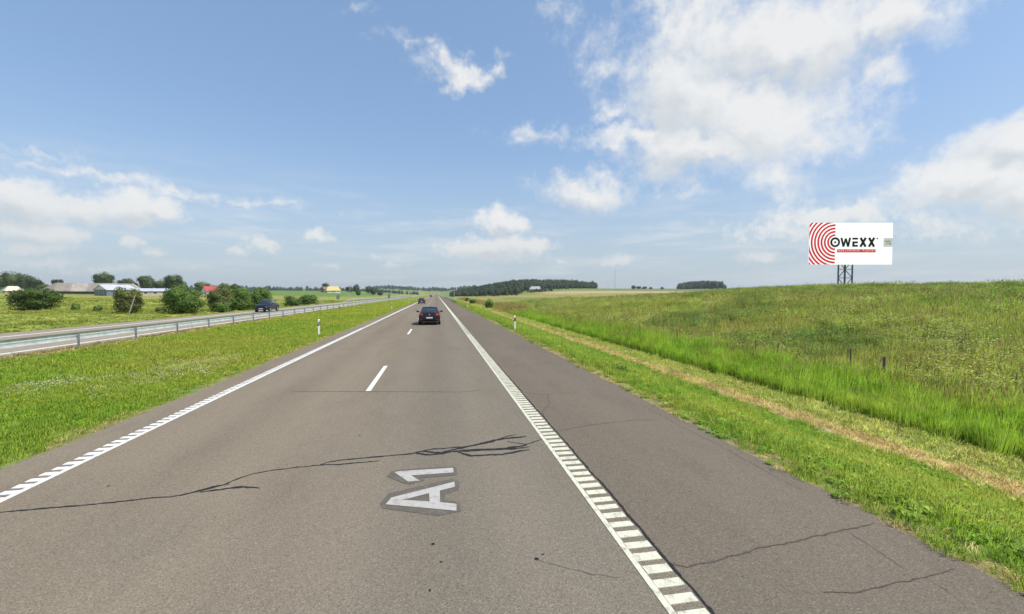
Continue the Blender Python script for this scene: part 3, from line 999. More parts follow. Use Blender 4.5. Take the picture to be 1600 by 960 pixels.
P_MOWN = [tuft('mown_tuft', rg, 44, 0.2, 0.085, 0.014, 1.8, L_MOWN) for _ in range(4)]
x, y, s = spread([(10.5, 12.1, 5, 30, 36, 0.9), (10.5, 12.1, 30, 80, 13, 1.4), (10.6, 12.2, 80, 180, 3, 2.6)])
scatter('mown_swathe', np.stack([x, y, height(x, y) + 0.005], -1), rots(len(x), 0.2), scl3(s), NR.integers(0, 4, len(x)), P_MOWN, 'yellow-green mown swathe between the hay strip and tall grass', 'grass')

# tall meadow on the hillside
P_TALL = ([tuft('tall_tuft', rg, 60, 0.28, 0.62, 0.013, 0.42, L_TALL, 0.05, L_SEED) for _ in range(3)]          # 0-2
          + [tuft('rank_tuft', rg, 76, 0.24, 0.60, 0.012, 0.26, L_RANK, 0.02, L_SEED) for _ in range(3)]       # 3-5
          + [tuft('seedy_tuft', rg, 52, 0.28, 0.66, 0.012, 0.40, L_TALL, 0.28, L_SEED) for _ in range(2)]      # 6-7
          + [weed('olive_herb', rg, 90, 0.38, 0.64, 0.075, L_OLIVE, 0.12, L_UMB) for _ in range(3)]             # 8-10
          + [weed('dark_herb', rg, 96, 0.40, 0.70, 0.085, L_DARK, 0.02, L_UMB) for _ in range(2)]               # 11-12
          + [tuft('dry_tuft', rg, 60, 0.28, 0.60, 0.013, 0.45, L_DRY, 0.35, L_SEED) for _ in range(2)]        # 13-14
          + [tuft('edge_tuft', rg, 90, 0.22, 0.60, 0.011, 0.10, L_RANK, hvar=0.3) for _ in range(3)])         # 15-17
x, y, s = spread([(12.15, 12.9, 4, 45, 26, 0.85), (12.1, 40, 2, 20, 11, 0.92), (40, 51, 2, 40, 4.0, 1.35), (12.1, 40, 20, 45, 6.5, 1.15), (40, 53, 40, 80, 2.6, 1.5), (12.2, 40, 45, 90, 2.8, 1.45), (12.3, 60, 90, 125, 1.0, 2.0), (40, 62, 80, 90, 1.8, 1.7), (12.3, 17, 125, 260, 0.7, 1.9)])
n2, n1, n3 = vnoise(x / 7, y / 7, 51), vnoise(x / 2.2, y / 2.2, 52), vnoise(x / 16, y / 10, 53)
u = NR.random(len(x))
ix = NR.integers(0, 3, len(x))
ix = np.where(u < 0.18, NR.integers(6, 8, len(x)), ix)
herb = (0.35 * n2 + 0.65 * n1 > 0.47) & (x > 15.5)
ix = np.where(herb & (u > 0.2), NR.integers(8, 11, len(x)), ix)
dark = ((n2 * 0.6 + n3 * 0.4 > 0.63) & (x > 17)) | ((x > 35) & (n1 > 0.15))
ix = np.where(dark & (u > 0.45), NR.integers(11, 13, len(x)), ix)
rank = x < 14.6 + 1.6 * n1
ix = np.where(rank & (u > 0.08), NR.integers(3, 6, len(x)), ix)
dry = (y > 60 + 30 * n2) & (x < 15 + 3 * n1)
ix = np.where(dry & (u < 0.75), NR.integers(13, 15, len(x)), ix)
ix = np.where((x < 12.75) & (y < 60), NR.integers(15, 18, len(x)), ix)
sc3 = scl3(s, 0.8, 1.25, 0.2) * np.where((ix >= 8) & (ix <= 12), 1.2, 1.0)[:, None]
sc3[:, 2] *= np.where(x < 13.0, 0.88, 1.0) * (0.72 + 0.5 * n1) / np.maximum(1.0, s) ** 0.75 * (1 - 0.5 * sst(34, 46, x))
scatter('meadow_grass', np.stack([x, y, height(x, y)], -1), rots(len(x), 0.10), sc3, ix, P_TALL, 'tall olive-green meadow of grasses and weeds covering the hillside', 'grass')

# left-hand fields: rough tufts
x, y, s = spread([(-75, -28.2, 30, 110, 1.1, 1.5), (-150, -28.4, 110, 190, 0.28, 2.4), (-150, -75, 60, 110, 0.4, 2.0)])
n1 = vnoise(x / 6, y / 6, 61)
ix = np.where(n1 > 0.6, 0, np.where(NR.random(len(x)) < 0.35, 2, 1))
P_FIELD = [tuft('field_dry_tuft', rg, 44, 0.3, 0.30, 0.02, 0.6, L_OLIVE, 0.2, L_SEED), tuft('field_tuft', rg, 50, 0.3, 0.22, 0.02, 0.6, L_TALL), weed('field_herb', rg, 30, 0.3, 0.28, 0.12, L_MOWN, 0.15, L_UMB)]
sc3 = scl3(s, 0.8, 1.3, 0.3)
sc3[:, 2] *= np.where(x > -36, 0.3, 0.5)
scatter('field_grass', np.stack([x, y, height(x, y)], -1), rots(len(x), 0.12), sc3, ix, P_FIELD, 'rough yellow-green grass in the field beyond the opposite carriageway', 'grass')

# flowers in the median and the verge
P_FLOW = [weed('dandelion', rg, 5, 0.10, 0.10, 0.030, L_MED, 1.0, L_YEL), weed('clover', rg, 12, 0.18, 0.10, 0.030, L_MED, 1.0, L_WHT)]
x, y, s = spread([(-16.5, -6.8, 4, 40, 2.2, 1.1), (-16.5, -6.8, 40, 130, 0.8, 2.0)])
k = vnoise(x / 4, y / 6, 71) > 0.52
x, y, s = x[k], y[k], s[k]
cx = np.concatenate([NR.normal(-9.2, 0.8, 170), NR.normal(-11.6, 0.6, 60)])
cy = np.concatenate([NR.normal(17.5, 1.6, 170), NR.normal(15.5, 0.8, 60)])
ix = np.concatenate([np.zeros(len(x), int), np.ones(len(cx), int)])
x, y, s = np.concatenate([x, cx]), np.concatenate([y, cy]), np.concatenate([s, np.full(len(cx), 1.0)])
vx, vy, vs = spread([(5.5, 9.3, 2, 20, 0.5, 1.0)])
x, y, s, ix = np.concatenate([x, vx]), np.concatenate([y, vy]), np.concatenate([s, vs]), np.concatenate([ix, np.zeros(len(vx), int)])
scatter('wild_flowers', np.stack([x, y, height(x, y) + 0.03], -1), rots(len(x)), scl3(s), ix, P_FLOW, 'tiny yellow and white flowers dotted through the mown grass', 'flowers')


# ------------------------------------------------------------------ bushes and trees
def crown_mesh(name, seed, lobes, n, leaf, mat, core=True, droop=0.0):
    """leaf-sized faces through the volume of several lobes (x, y, z, rx, ry, rz)"""
    rr = np.random.default_rng(seed)
    lo = np.array(lobes, dtype=float)
    wgt = (lo[:, 3] * lo[:, 4] + lo[:, 3] * lo[:, 5] + lo[:, 4] * lo[:, 5])
    pick = rr.choice(len(lo), n, p=wgt / wgt.sum())
    d = rr.normal(size=(n, 3))
    d /= np.linalg.norm(d, axis=1)[:, None]
    bump = 1.0 + 0.15 * np.sin(d[:, 0] * 5 + pick) * np.cos(d[:, 1] * 6 + pick * 2) + 0.11 * np.sin(d[:, 2] * 9 + pick * 3 + d[:, 0] * 4)
    rad = (0.80 + 0.24 * rr.random(n) ** 0.8) * bump
    c = lo[pick, :3] + d * lo[pick, 3:] * rad[:, None]
    c[:, 2] = np.maximum(c[:, 2], leaf * 0.3)
    nrm = d / lo[pick, 3:]
    nrm /= np.linalg.norm(nrm, axis=1)[:, None]
    out_n = nrm.copy()
    nrm = nrm + rr.normal(size=(n, 3)) * 0.42 + np.array((0, 0, 0.15))
    nrm /= np.linalg.norm(nrm, axis=1)[:, None]
    t = np.cross(nrm, rr.normal(size=(n, 3)))
    t /= np.linalg.norm(t, axis=1)[:, None]
    b = np.cross(nrm, t)
    s = leaf * rr.uniform(0.6, 1.35, n)[:, None]
    v = np.stack([c - t * s * .6, c - b * s * .42, c + t * s * .6, c + b * s * .42], 1).reshape(-1, 3)
    f = np.arange(n * 4).reshape(n, 4)
    sn = out_n * .75 + nrm * .45 + np.array((0, 0, .12))
    sn = np.repeat(sn / np.linalg.norm(sn, axis=1)[:, None], 4, axis=0)
    if core:
        bm = bmesh.new()
        for (x, y, z, rx, ry, rz) in lobes:
            bmesh.ops.create_icosphere(bm, subdivisions=1, radius=1.0, matrix=Matrix.Translation((x, y, z)) @ Matrix.Diagonal((rx * .78, ry * .78, rz * .78, 1)))
        cv = np.array([tuple(q.co) for q in bm.verts])
        cv[:, 2] = np.maximum(cv[:, 2], 0.0)
        cf = [[q.index for q in fc.verts] for fc in bm.faces]
        cf = np.array([[a, bb, cc_, cc_] for a, bb, cc_ in cf])
        bm.free()
        n0 = len(v)
        v = np.concatenate([v, cv])
        faces = f.tolist() + [[n0 + a, n0 + bb, n0 + cc_] for a, bb, cc_, _ in cf.tolist()]
        me = np_mesh(name, v, faces)
        cn = cv - cv.mean(0)
        set_normals(me, np.concatenate([sn, cn / (np.linalg.norm(cn, axis=1)[:, None] + 1e-6)]))
    else:
        me = np_mesh(name, v, f)
        set_normals(me, sn)
    me.materials.append(mat)
    return me


def lobes_for(rng, w, d, h, n, base=0.0):
    """n overlapping lobes filling a box w x d x h standing on base"""
    out = [(0, 0, base + h * .47, w * .40, d * .40, h * .48), (0, 0, base + h * .25, w * .42, d * .42, h * .26)]
    for i in range(n):
        t = 6.283 * i / n + rng.uniform(-.4, .4)
        r = rng.uniform(.20, .33)
        z = base + h * rng.uniform(.30, .78)
        k = rng.uniform(.16, .24)
        rz = h * rng.uniform(.17, .26)
        out.append((math.cos(t) * w * r, math.sin(t) * d * r, min(z, base + h - rz * .85), w * k, d * k, rz))
    return out


L_BUSH = leaf_material('bush_leaves', (0.062, 0.115, 0.020), (0.100, 0.155, 0.030), 0.28, 0.35, 0.1, 0.5, gain=1.35)
L_BUSHD = leaf_material('dark_bush_leaves', (0.045, 0.085, 0.017), (0.075, 0.120, 0.024), 0.25, 0.35, 0.1, 0.5, gain=1.25)
L_BUSHO = leaf_material('olive_bush_leaves', (0.095, 0.130, 0.034), (0.130, 0.145, 0.045), 0.28, 0.35, 0.1, 0.4, gain=1.20)
L_TREE = leaf_material('tree_leaves', (0.055, 0.090, 0.026), (0.090, 0.125, 0.036), 0.25, 0.32, 0.18, 0.12, gain=1.25)
L_TREED = leaf_material('dark_tree_leaves', (0.042, 0.070, 0.024), (0.062, 0.092, 0.030), 0.25, 0.32, 0.18, 0.12, gain=1.15)
L_WOOD = leaf_material('wood_leaves', (0.045, 0.078, 0.034), (0.072, 0.105, 0.042), 0.2, 0.30, 0.28, 0.03, gain=0.85)
M_BARK = plain('bark', (0.10, 0.08, 0.06), 0.9, var=0.3, vscale=3, bump=0.5)
M_POLE = plain('weathered_wood', (0.30, 0.26, 0.21), 0.9, var=0.25, vscale=5, bump=0.4)
M_FPOST = plain('dark_fence_wood', (0.13, 0.115, 0.095), 0.95, var=0.3, vscale=8, bump=0.5)


def bush(x, y, w, d, h, label, mat, n=2600, leaf=0.17, lob=7, seed=1, group='bushes along the opposite carriageway', lobes=None):
    rng = random.Random(seed)
    z = hz(x, y)
    o = empty('bush', (x, y, z), rng.uniform(-.2, .2))
    tag(o, label, 'bush', group)
    link('foliage', crown_mesh('foliage', seed, lobes or lobes_for(rng, w, d, h, lob), n, leaf, mat), None, o)
    m = MB()
    for i in range(4):
        a = rng.uniform(0, 6.283)
        m.tube((0.1 * math.cos(a), .1 * math.sin(a), -0.1), (w * .2 * math.cos(a), d * .2 * math.sin(a), h * .55), 0.06, 0.02, 5)
    m.build('stem', M_BARK, o)
    return o


bush(-64.1, 82.2, 7.4, 6.2, 4.0, 'wide dark green bush nearest the picture edge, in front of the grey barn', L_BUSHD, 6500, .19, 9, 11)
bush(-57.6, 81.1, 1.3, 1.2, 1.3, 'small pale green shrub just beside the wide dark bush', L_BUSH, 500, .14, 4, 12)
bush(-50.2, 74.7, 1.4, 1.3, 1.15, 'small dark shrub in front of the low round bush', L_BUSHD, 500, .14, 4, 13)
bush(-44.3, 71.6, 3.9, 3.8, 3.8, 'rounded olive bush behind the leaning pole', L_BUSHO, 5000, .16, 7, 14)
bush(-36.4, 70.2, 5.8, 5.0, 4.1, 'full dark green bush with two humps left of the red roof', L_BUSH, 6500, .17, 8, 15)
bush(-41.2, 73.6, 1.6, 1.4, 1.0, 'tiny bush low in the grass between the round and the two-humped bush', L_BUSHO, 400, .14, 4, 16)
bush(-34.9, 78.2, 4.3, 4.0, 4.5, 'brownish olive tall bush just right of the red roof', L_BUSHO, 4600, .18, 7, 17)
bush(-32.6, 79.6, 4.4, 4.2, 4.3, 'tall green bush in the middle of the clump behind the blue car', L_BUSH, 4600, .18, 7, 18)
bush(-31.3, 84.2, 4.4, 4.6, 4.2, 'tall dark green bush at the end of the clump, above the blue car', L_BUSH, 4600, .18, 7, 19)
bush(-33.2, 74.4, 3.0, 2.2, 1.7, 'low leafy bush skirting the foot of the tall clump', L_BUSH, 1200, .16, 5, 20)
bush(-31.6, 103.5, 4.6, 4.0, 2.5, 'low dark hedge bush beyond the clump, nearer half', L_BUSHD, 1800, .19, 6, 21)
bush(-31.0, 113.5, 5.2, 4.6, 2.7, 'low dark hedge bush beside the grey sign, farther half', L_BUSHD, 1800, .2, 6, 22)
bush(11.9, 98.5, 2.3, 2.2, 2.4, 'single round bush standing in the dry grass by the ditch', L_BUSH, 1500, .18, 5, 23, 'bushes by the ditch')
bush(11.6, 140.2, 2.6, 2.2, 1.6, 'small low dark bush farther along the ditch', L_BUSHD, 900, .2, 4, 24, 'bushes by the ditch')
bush(12.8, 182, 2.4, 2.4, 2.0, 'faint scrubby bush at the far end of the ditch', L_BUSH, 700, .24, 4, 25, 'bushes by the ditch')


def tree(x, y, w, h, label, mat, seed, n=2400, leaf=.55, trunk=.28, lob=8, group='trees around the farm', d=None):
    rng = random.Random(seed)
    z = hz(x, y)
    o = empty('tree', (x, y, z), rng.uniform(0, 6))
    tag(o, label, 'tree', group)
    ch = h * (1 - trunk * .7)
    link('crown', crown_mesh('crown', seed, lobes_for(rng, w, d or w, ch, lob, h - ch), n, leaf, mat), None, o)
    m = MB()
    m.tube((0, 0, -.3), (0.1, 0, h * .55), w * .045, w * .02, 7)
    for i in range(4):
        a = rng.uniform(0, 6.283)
        m.tube((0, 0, h * rng.uniform(.28, .45)), (math.cos(a) * w * .28, math.sin(a) * w * .28, h * rng.uniform(.6, .8)), w * .02, w * .008, 5)
    m.build('trunk', M_BARK, o)
    return o


TR = [(-296, 352, 13, 14.5, 'pale broad tree at the far left edge of the farm', L_TREE), (-282, 346, 12, 15, 'tallest tree behind the small cream-roofed house', L_TREE), (-267, 337, 10, 13, 'dark pointed tree between the cream-roofed house and the gap', L_TREED),
      (-258, 332, 9, 10.5, 'lower dark tree at the end of the left farm grove', L_TREED), (-252, 330, 7, 6.5, 'low rounded tree at the foot of the left grove', L_TREE), (-266, 360, 6.5, 10, 'small lone tree standing left of the grey barn', L_TREED), (-272, 358, 6, 6, 'bushy little tree left of the lone one', L_TREE),
      (-223, 338, 12.5, 15.5, 'big dark spreading tree rising behind the grey barn roof', L_TREED), (-209, 338, 12, 10.5, 'low dark tree behind the white shed', L_TREED), (-206, 352, 9, 13, 'slender grey-green tree behind the white shed', L_TREE),
      (-199, 342, 12, 13, 'round olive tree above the long white building', L_TREE), (-189, 342, 11, 11, 'bright green tree above the middle of the long building', L_TREE), (-184, 343, 9, 12, 'green pointed tree above the end of the long building', L_TREE), (-178, 342, 9, 10.5, 'pale green tree beside the dark farm oak', L_TREE),
      (-163, 305, 11.5, 13.2, 'dark dense tree right of the long white building', L_TREED), (-166, 345, 11, 10, 'low tree behind the dark dense one', L_TREE), (-164, 372, 8, 9.5, 'dark low tree just left of the red roof', L_TREED), (-152, 362, 6, 9, 'narrow tree rising behind the red roof', L_TREED)]
for i, (x, y, w, h, lb, mt) in enumerate(TR):
    tree(x, y, w, h, lb, mt, 100 + i)

# trees by the yellow house and along the far field
TF = [(-152, 640, 12, 15, 'dark blue-green tree left of the yellow-roofed house', L_TREED), (-122, 650, 15, 11, 'broad dark tree right of the yellow-roofed house', L_TREED), (-112, 640, 10, 14, 'taller dark tree right of the yellow-roofed house', L_TREED), (-98, 655, 9, 13, 'slim dark tree at the gap in the far tree line', L_TREED),
      (-72, 520, 9, 9.5, 'round dark tree in front of the green far field', L_TREED), (-62, 500, 7, 6, 'small dark tree by the far field edge', L_TREED), (-80, 470, 5, 5.5, 'little dark tree standing low by the far rail', L_TREED)]
for i, (x, y, w, h, lb, mt) in enumerate(TF):
    tree(x, y, w, h, lb, mt, 140 + i, 700, .8, .2, 7, 'trees along the far field')

# ridge trees to the right
TG = [(405, 845, 11, 9, 'first small tree on the skyline right of the mast', L_TREED), (418, 848, 12, 7, 'second low tree on the skyline right of the mast', L_TREED), (432, 850, 12, 6.5, 'third low tree on the skyline right of the mast', L_TREED), (462, 880, 8, 5.5, 'lone tiny tree on the skyline between mast and wooded knoll', L_TREED), (500, 900, 9, 6.0, 'tiny skyline tree nearest the wooded knoll', L_TREED)]
for i, (x, y, w, h, lb, mt) in enumerate(TG):
    tree(x, y, w, h, lb, mt, 160 + i, 350, 1.3, .15, 6, 'trees on the skyline')

# far woods that read as one mass
rg2 = random.Random(9)
P_WOOD = []
for i in range(6):
    w, h = rg2.uniform(7, 10), rg2.uniform(12, 17)
    P_WOOD.append(crown_mesh('wood_tree', 200 + i, lobes_for(rg2, w, w, h * .85, 6, h * .15), 420, 1.15, L_WOOD))


def wood(name, poly_pts, lift, label, size=1.0):
    x, y = poly_pts
    n = len(x)
    k = size * NR.uniform(.75, 1.2, n)
    scatter(name, np.stack([x, y, height(x, y) + lift], -1), np.stack([np.zeros(n), np.zeros(n), NR.uniform(0, 6.28, n)], -1), np.stack([k, k, k * NR.uniform(.85, 1.15, n)], -1), NR.integers(0, 6, n), P_WOOD, label, 'wood')


def area(n, x0, x1, y0, y1, fn):
    x, y = NR.uniform(x0, x1, n * 3), NR.uniform(y0, y1, n * 3)
    k = fn(x, y)
    return x[k][:n], y[k][:n]

def front_edge(r):
    """where the forest begins, by bearing (x / y)"""
    return np.interp(r, [.03, .06, .12, .19, .203, .262, .272, .32, .385], [455, 450, 435, 465, 606, 606, 585, 640, 700])


def canopy_top(r):
    """how high the forest's outline stands above eye level, as a slope"""
    return np.interp(r, [.03, .055, .1144, .1746, .22, .30, .385], [.004, .0100, .0200, .0300, .0335, .0325, .0305])


x, y = area(1500, 14, 310, 420, 810, lambda a, b: (b > front_edge(a / b) + 14 * NR.random(len(a))) & (a < .383 * b) & (a > .032 * b))
r_ = x / y
top = 2.6 + canopy_top(r_) * y
depth = np.clip((y - front_edge(r_)) / 140, 0, 1)
gz = height(x, y)
hgt = np.clip((top - gz) * (0.55 + 0.45 * depth) * NR.uniform(.86, 1.04, len(x)), 3.0, 22)
k = hgt / 14.5
n = len(x)
kk_ = np.maximum(k, .55)
scatter('forest_hill_wood', np.stack([x, y, gz - .5], -1), np.stack([np.zeros(n), np.zeros(n), NR.uniform(0, 6.28, n)], -1), np.stack([kk_, kk_, k], -1), NR.integers(0, 6, n), P_WOOD, 'dark green forest covering the long hill right of the road', 'wood')
x, y = area(190, 30, 250, 405, 720, lambda a, b: (np.abs(b - front_edge(a / b) + 4) < 9) & (a < .37 * b) & (a > .06 * b))
x = np.concatenate([x, NR.uniform(118, 152, 40)])
y = np.concatenate([y, NR.uniform(548, 574, 40)])
wood('forest_edge_scrub', (x, y), -0.4, 'low bright scrub along the front edge of the forest', 0.26)
x, y = area(300, 480, 612, 780, 880, lambda a, b: ((a - 550) / 50) ** 2 + ((b - 830) / 45) ** 2 < 1)
e = np.sqrt(np.clip(1 - ((x - 550) / 52) ** 2, .05, 1))
k = .28 + .72 * e
n = len(x)
scatter('wooded_knoll', np.stack([x, y, height(x, y) - 1.0], -1), np.stack([np.zeros(n), np.zeros(n), NR.uniform(0, 6.28, n)], -1), np.stack([k * 1.1, k * 1.1, k * (.30 + .85 * e) * NR.uniform(.92, 1.06, n)], -1), NR.integers(0, 6, n), P_WOOD, 'dark wooded knoll on the skyline left of the billboard', 'wood')
x, y = area(260, -700, -300, 1360, 1460, lambda a, b: b > 1350)
wood('far_left_wood', (x, y), -2.0, 'bluish far wood on the horizon behind the clump of bushes', 0.95)
x, y = area(120, -215, -40, 1000, 1080, lambda a, b: b > 990)
wood('far_field_tree_line', (x, y), -1.0, 'thin far tree line above the green field left of the road', 0.5)
x, y = area(320, -260, 170, 1700, 1960, lambda a, b: b > 1690)
wood('far_centre_wood', (x, y), -1.0, 'distant wooded rise straight ahead where the road vanishes', 0.9)

# ------------------------------------------------------------------ guard rails
M_GALV = plain('galvanised_steel', (0.48, 0.515, 0.51), 0.45, 0.35, var=0.16, vscale=3)
M_GALVP = plain('weathered_galvanised_post', (0.26, 0.28, 0.29), 0.6, 0.5, var=0.2, vscale=5)
M_WPLAST = plain('white_plastic', (0.78, 0.78, 0.76), 0.5, var=0.07, vscale=4)
M_BPLAST = plain('black_plastic', (0.02, 0.02, 0.022), 0.5, var=0.1)
M_REFL = plain('amber_red_reflector', (0.30, 0.05, 0.03), 0.3, var=0.05)
M_REFLW = plain('white_reflector', (0.6, 0.62, 0.62), 0.25, var=0.05)


def rail_segment_mesh(length):
    """w-section beam: profile in (x, z), running along y"""
    prof = [(0.0, -.17), (.012, -.165), (.062, -.105), (.070, -.05), (.058, -.008), (.058, .008), (.072, .05), (.072, .125), (.012, .160), (0, .17)]
    t = 0.004
    back = [(x - t, z) for x, z in reversed(prof)]
    m = MB()
    P = prof + back
    n = len(P)
    vs = [(x, 0, z) for x, z in P] + [(x, length, z) for x, z in P]
    fs = [(i, (i + 1) % n, n + (i + 1) % n, n + i) for i in range(n)]
    for k in (0, n):
        for i in range(len(prof) - 1):
            fs.append((k + i, k + i + 1, k + n - 2 - i, k + n - 1 - i))
    m.add(vs, fs)
    return m.mesh('rail_segment')


SEG = rail_segment_mesh(4.02)
SEG.materials.append(M_GALV)
pm = MB()
pm.box(-.055, -.049, -.03, .03, -.9, 0)
pm.box(-.049, .049, -.03, -.024, -.9, 0)
pm.box(-.055, -.049, .02, .03, -.9, -.0005)
POST = pm.mesh('post')
POST.materials.append(M_GALVP)


def guard_rail(x, y0, n, face, label, zt=0.75, flare=0, mat_end=None):
    o = empty('guard_rail', (x, y0, 0))
    tag(o, label, 'guard rail', 'guard rails along the motorway')
    for i in range(n):
        p = link('post', POST, None, o)
        p.location = (-0.075 * face, 4.0 * i, zt - 0.02)
        p.rotation_euler = (R(random.Random(i).uniform(-.6, .6)), R(random.Random(i + 99).uniform(-.8, .8)), 0)
        if i < n - 1:
            s = link('rail_segment', SEG, None, o)
            s.location = (0, 4.0 * i - .01, zt - 0.165 + 0.0015 * (i % 2))
            s.scale = (face, 1, 1)
    if flare:
        m = MB()
        for a, b in zip([(0, 0, zt - .16), (face * -.25, -3.6, zt - .42)], [(face * -.25, -3.6, zt - .42), (face * -.7, -7, zt - .80)]):
            m.bar(a, b, .05, .28)
        m.build('end_ramp', M_GALV, o)
    return o


guard_rail(-16.95, 3.9, 76, -1, 'long galvanised guard rail along the median beside the opposite carriageway')
guard_rail(-28.35, 152, 70, 1, 'far galvanised guard rail on the outer side of the opposite carriageway', flare=1)
guard_rail(5.55, 124, 50, -1, 'distant guard rail along the far end of the hard shoulder', flare=0)


# ------------------------------------------------------------------ delineator posts
def delineator(x, y, label, refl):
    z = hz(x, y)
    o = empty('delineator_post', (x, y, z))
    tag(o, label, 'delineator', 'roadside delineator posts')
    rng = random.Random(int(y))
    o.rotation_euler = (R(rng.uniform(-1.5, 1.5)), R(rng.uniform(-1.5, 1.5)), R(rng.uniform(-5, 5)))
    prof = [(-.06, -.045), (.06, -.045), (.045, .03), (.0, .052), (-.045, .03)]
    m = MB()
    m.prism(prof, lambda p: (p[0], p[1], -.15), lambda p: (p[0], p[1], .66))
    m.prism(prof, lambda p: (p[0], p[1], .86), lambda p: (p[0], p[1], 1.0 + (.025 if p[1] > 0 else 0)))
    m.build('shaft', M_WPLAST, o)
    m = MB()
    b2 = [(a * 1.015, b * 1.015) for a, b in prof]
    m.prism(b2, lambda p: (p[0], p[1], .62 + p[0] * .6), lambda p: (p[0], p[1], .87 + p[0] * .25))
    band = m.build('black_band', M_BPLAST, o)
    m = MB()
    m.box(-.026, .026, -.052, -.046, .70, .83)
    m.build('reflector', refl, band)
    return o


delineator(-7.46, 29.5, 'white delineator post with black band nearest in the median grass', M_REFLW)
delineator(-7.46, 75.5, 'second white delineator post farther along the median edge', M_REFLW)
delineator(-7.4, 121, 'third, tiny white delineator post along the median edge', M_REFLW)
delineator(-7.4, 168, 'farthest white delineator post along the median edge', M_REFLW)
delineator(5.6, 30.8, 'white delineator post with reddish reflector on the verge by the shoulder', M_REFL)
delineator(5.5, 77.9, 'second, smaller white delineator post on the shoulder verge', M_REFL)
delineator(-29.0, 118, 'white delineator post across the opposite carriageway by the hedge', M_REFL)

# ------------------------------------------------------------------ signs, poles, fence posts
M_SIGNB = plain('sign_back_grey', (0.20, 0.22, 0.25), 0.5, 0.3, var=0.1)
M_CONC = plain('concrete_pole', (0.42, 0.40, 0.37), 0.85, var=0.15, vscale=2)
M_STEELD = plain('dark_painted_steel', (0.11, 0.12, 0.15), 0.5, 0.3, var=0.15, vscale=2)


def road_sign(x, y, w, h, z0, label):
    o = empty('road_sign', (x, y, hz(x, y)))
    tag(o, label, 'road sign', 'backs of road signs')
    m = MB()
    m.box(-w / 2, w / 2, -.02, .02, z0, z0 + h)
    m.build('panel', M_SIGNB, o)
    m = MB()
    m.tube((0, -.05, -.3), (0, -.05, z0 + h - .1), .035, n=8)
    m.build('post', M_GALVP, o)
    m = MB()
    for k in (.2, .8):
        m.box(-w * .45, w * .45, -.045, -.02, z0 + h * k - .03, z0 + h * k + .03)
    m.build('bracket', M_GALVP, o)
    return o


road_sign(-29.6, 139, .95, 1.25, 1.1, 'grey back of a road sign beyond the hedge bushes')
road_sign(-15.8, 151, .85, 1.5, 1.15, 'grey back of a road sign standing in the median far ahead')


def pole(name, x, y, h, r, label, cat, mat, lean=(0, 0), arms=(), group=None):
    z = hz(x, y)
    o = empty(name, (x, y, z))
    tag(o, label, cat, group)
    m = MB()
    m.tube((0, 0, -.5), (lean[0], lean[1], h), r, r * .7, 8)
    m.build('shaft', mat, o, True)
    if arms:
        m = MB()
        for (zz, w) in arms:
            m.bar((-w / 2 + lean[0], 0, zz), (w / 2 + lean[0], 0, zz), .12, .14)
            for s in (-1, 1):
                m.tube((s * w * .46 + lean[0], 0, zz), (s * w * .46 + lean[0], 0, zz + .25), .05, n=6)
        m.build('crossarm', mat, o)
    return o


pole('leaning_pole', -41.9, 67.6, 2.75, .09, 'weathered wooden pole leaning in front of the rounded olive bush', 'pole', M_POLE, (.95, .1))
pole('utility_pole', 10.5, 262, 7.0, .14, 'pale utility pole with crossarm beside the far guard rail', 'utility pole', M_CONC, arms=[(5.4, 2.2)], group='utility poles')
pole('utility_pole', -30.2, 158, 4.2, .05, 'thin pale pole beside the start of the far outer guard rail', 'pole', M_CONC, group='utility poles')
pole('utility_pole', -62, 330, 8.2, .15, 'thin pale utility pole in the field right of the yellow house', 'utility pole', M_CONC, arms=[(7.6, 1.8)], group='utility poles')


def mast(x, y, h, r, label):
    o = empty('radio_mast', (x, y, hz(x, y)))
    tag(o, label, 'mast', 'thin masts on the skyline')
    m = MB()
    for k in range(3):
        a = 2.094 * k
        m.tube((r * math.cos(a), r * math.sin(a), -1), (r * .7 * math.cos(a), r * .7 * math.sin(a), h), .10, n=5)
    m.build('leg', M_CONC, o)
    m = MB()
    n = int(h / 1.6)
    for i in range(n):
        z0, z1 = h * i / n, h * (i + 1) / n
        for k in range(3):
            a, b = 2.094 * k, 2.094 * (k + 1)
            m.bar((r * .85 * math.cos(a), r * .85 * math.sin(a), z0), (r * .85 * math.cos(b), r * .85 * math.sin(b), z1), .08, .08)
    m.build('lattice', M_CONC, o)
    m = MB()
    m.tube((0, 0, h - .5), (0, 0, h + 2.5), .07, n=5)
    m.build('antenna', M_CONC, o)
    return o


mast(366, 850, 42, .55, 'tall thin radio mast on the skyline right of the forest hill')
mast(352, 853, 13, .4, 'short thin mast beside the tall radio mast')

FP = [(15.8, 12.9, 1.10, 'thickest dark fence post, nearest in the tall meadow grass'), (16.3, 14.6, 1.12, 'slim dark fence post second from the near end'), (15.7, 17.7, 1.06, 'fence post third from the near end, close to its neighbour'),
      (15.3, 18.6, 1.12, 'fence post fourth from the near end, close to its neighbour'), (14.6, 24.4, 1.16, 'small fence post fifth from the near end'), (14.3, 28.8, 1.12, 'farthest tiny fence post in the meadow grass')]
for i, (x, y, h, lb) in enumerate(FP):
    rng = random.Random(300 + i)
    r = .048 if i == 0 else .030
    prof = [(r * rng.uniform(.85, 1.15) * math.cos(t), r * rng.uniform(.85, 1.15) * math.sin(t)) for t in np.linspace(0, 6.283, 9)[:-1]]
    lx, ly = rng.uniform(-.05, .05), rng.uniform(-.05, .05)
    m = MB()
    m.prism(prof, lambda p: (p[0], p[1], -.3), lambda p: (p[0] * .9 + lx, p[1] * .9 + ly, h + p[0] * .4))
    o = m.build('fence_post', M_FPOST)
    o.location = (x, y, hz(x, y))
    tag(o, lb, 'fence post', 'fence posts in the meadow')

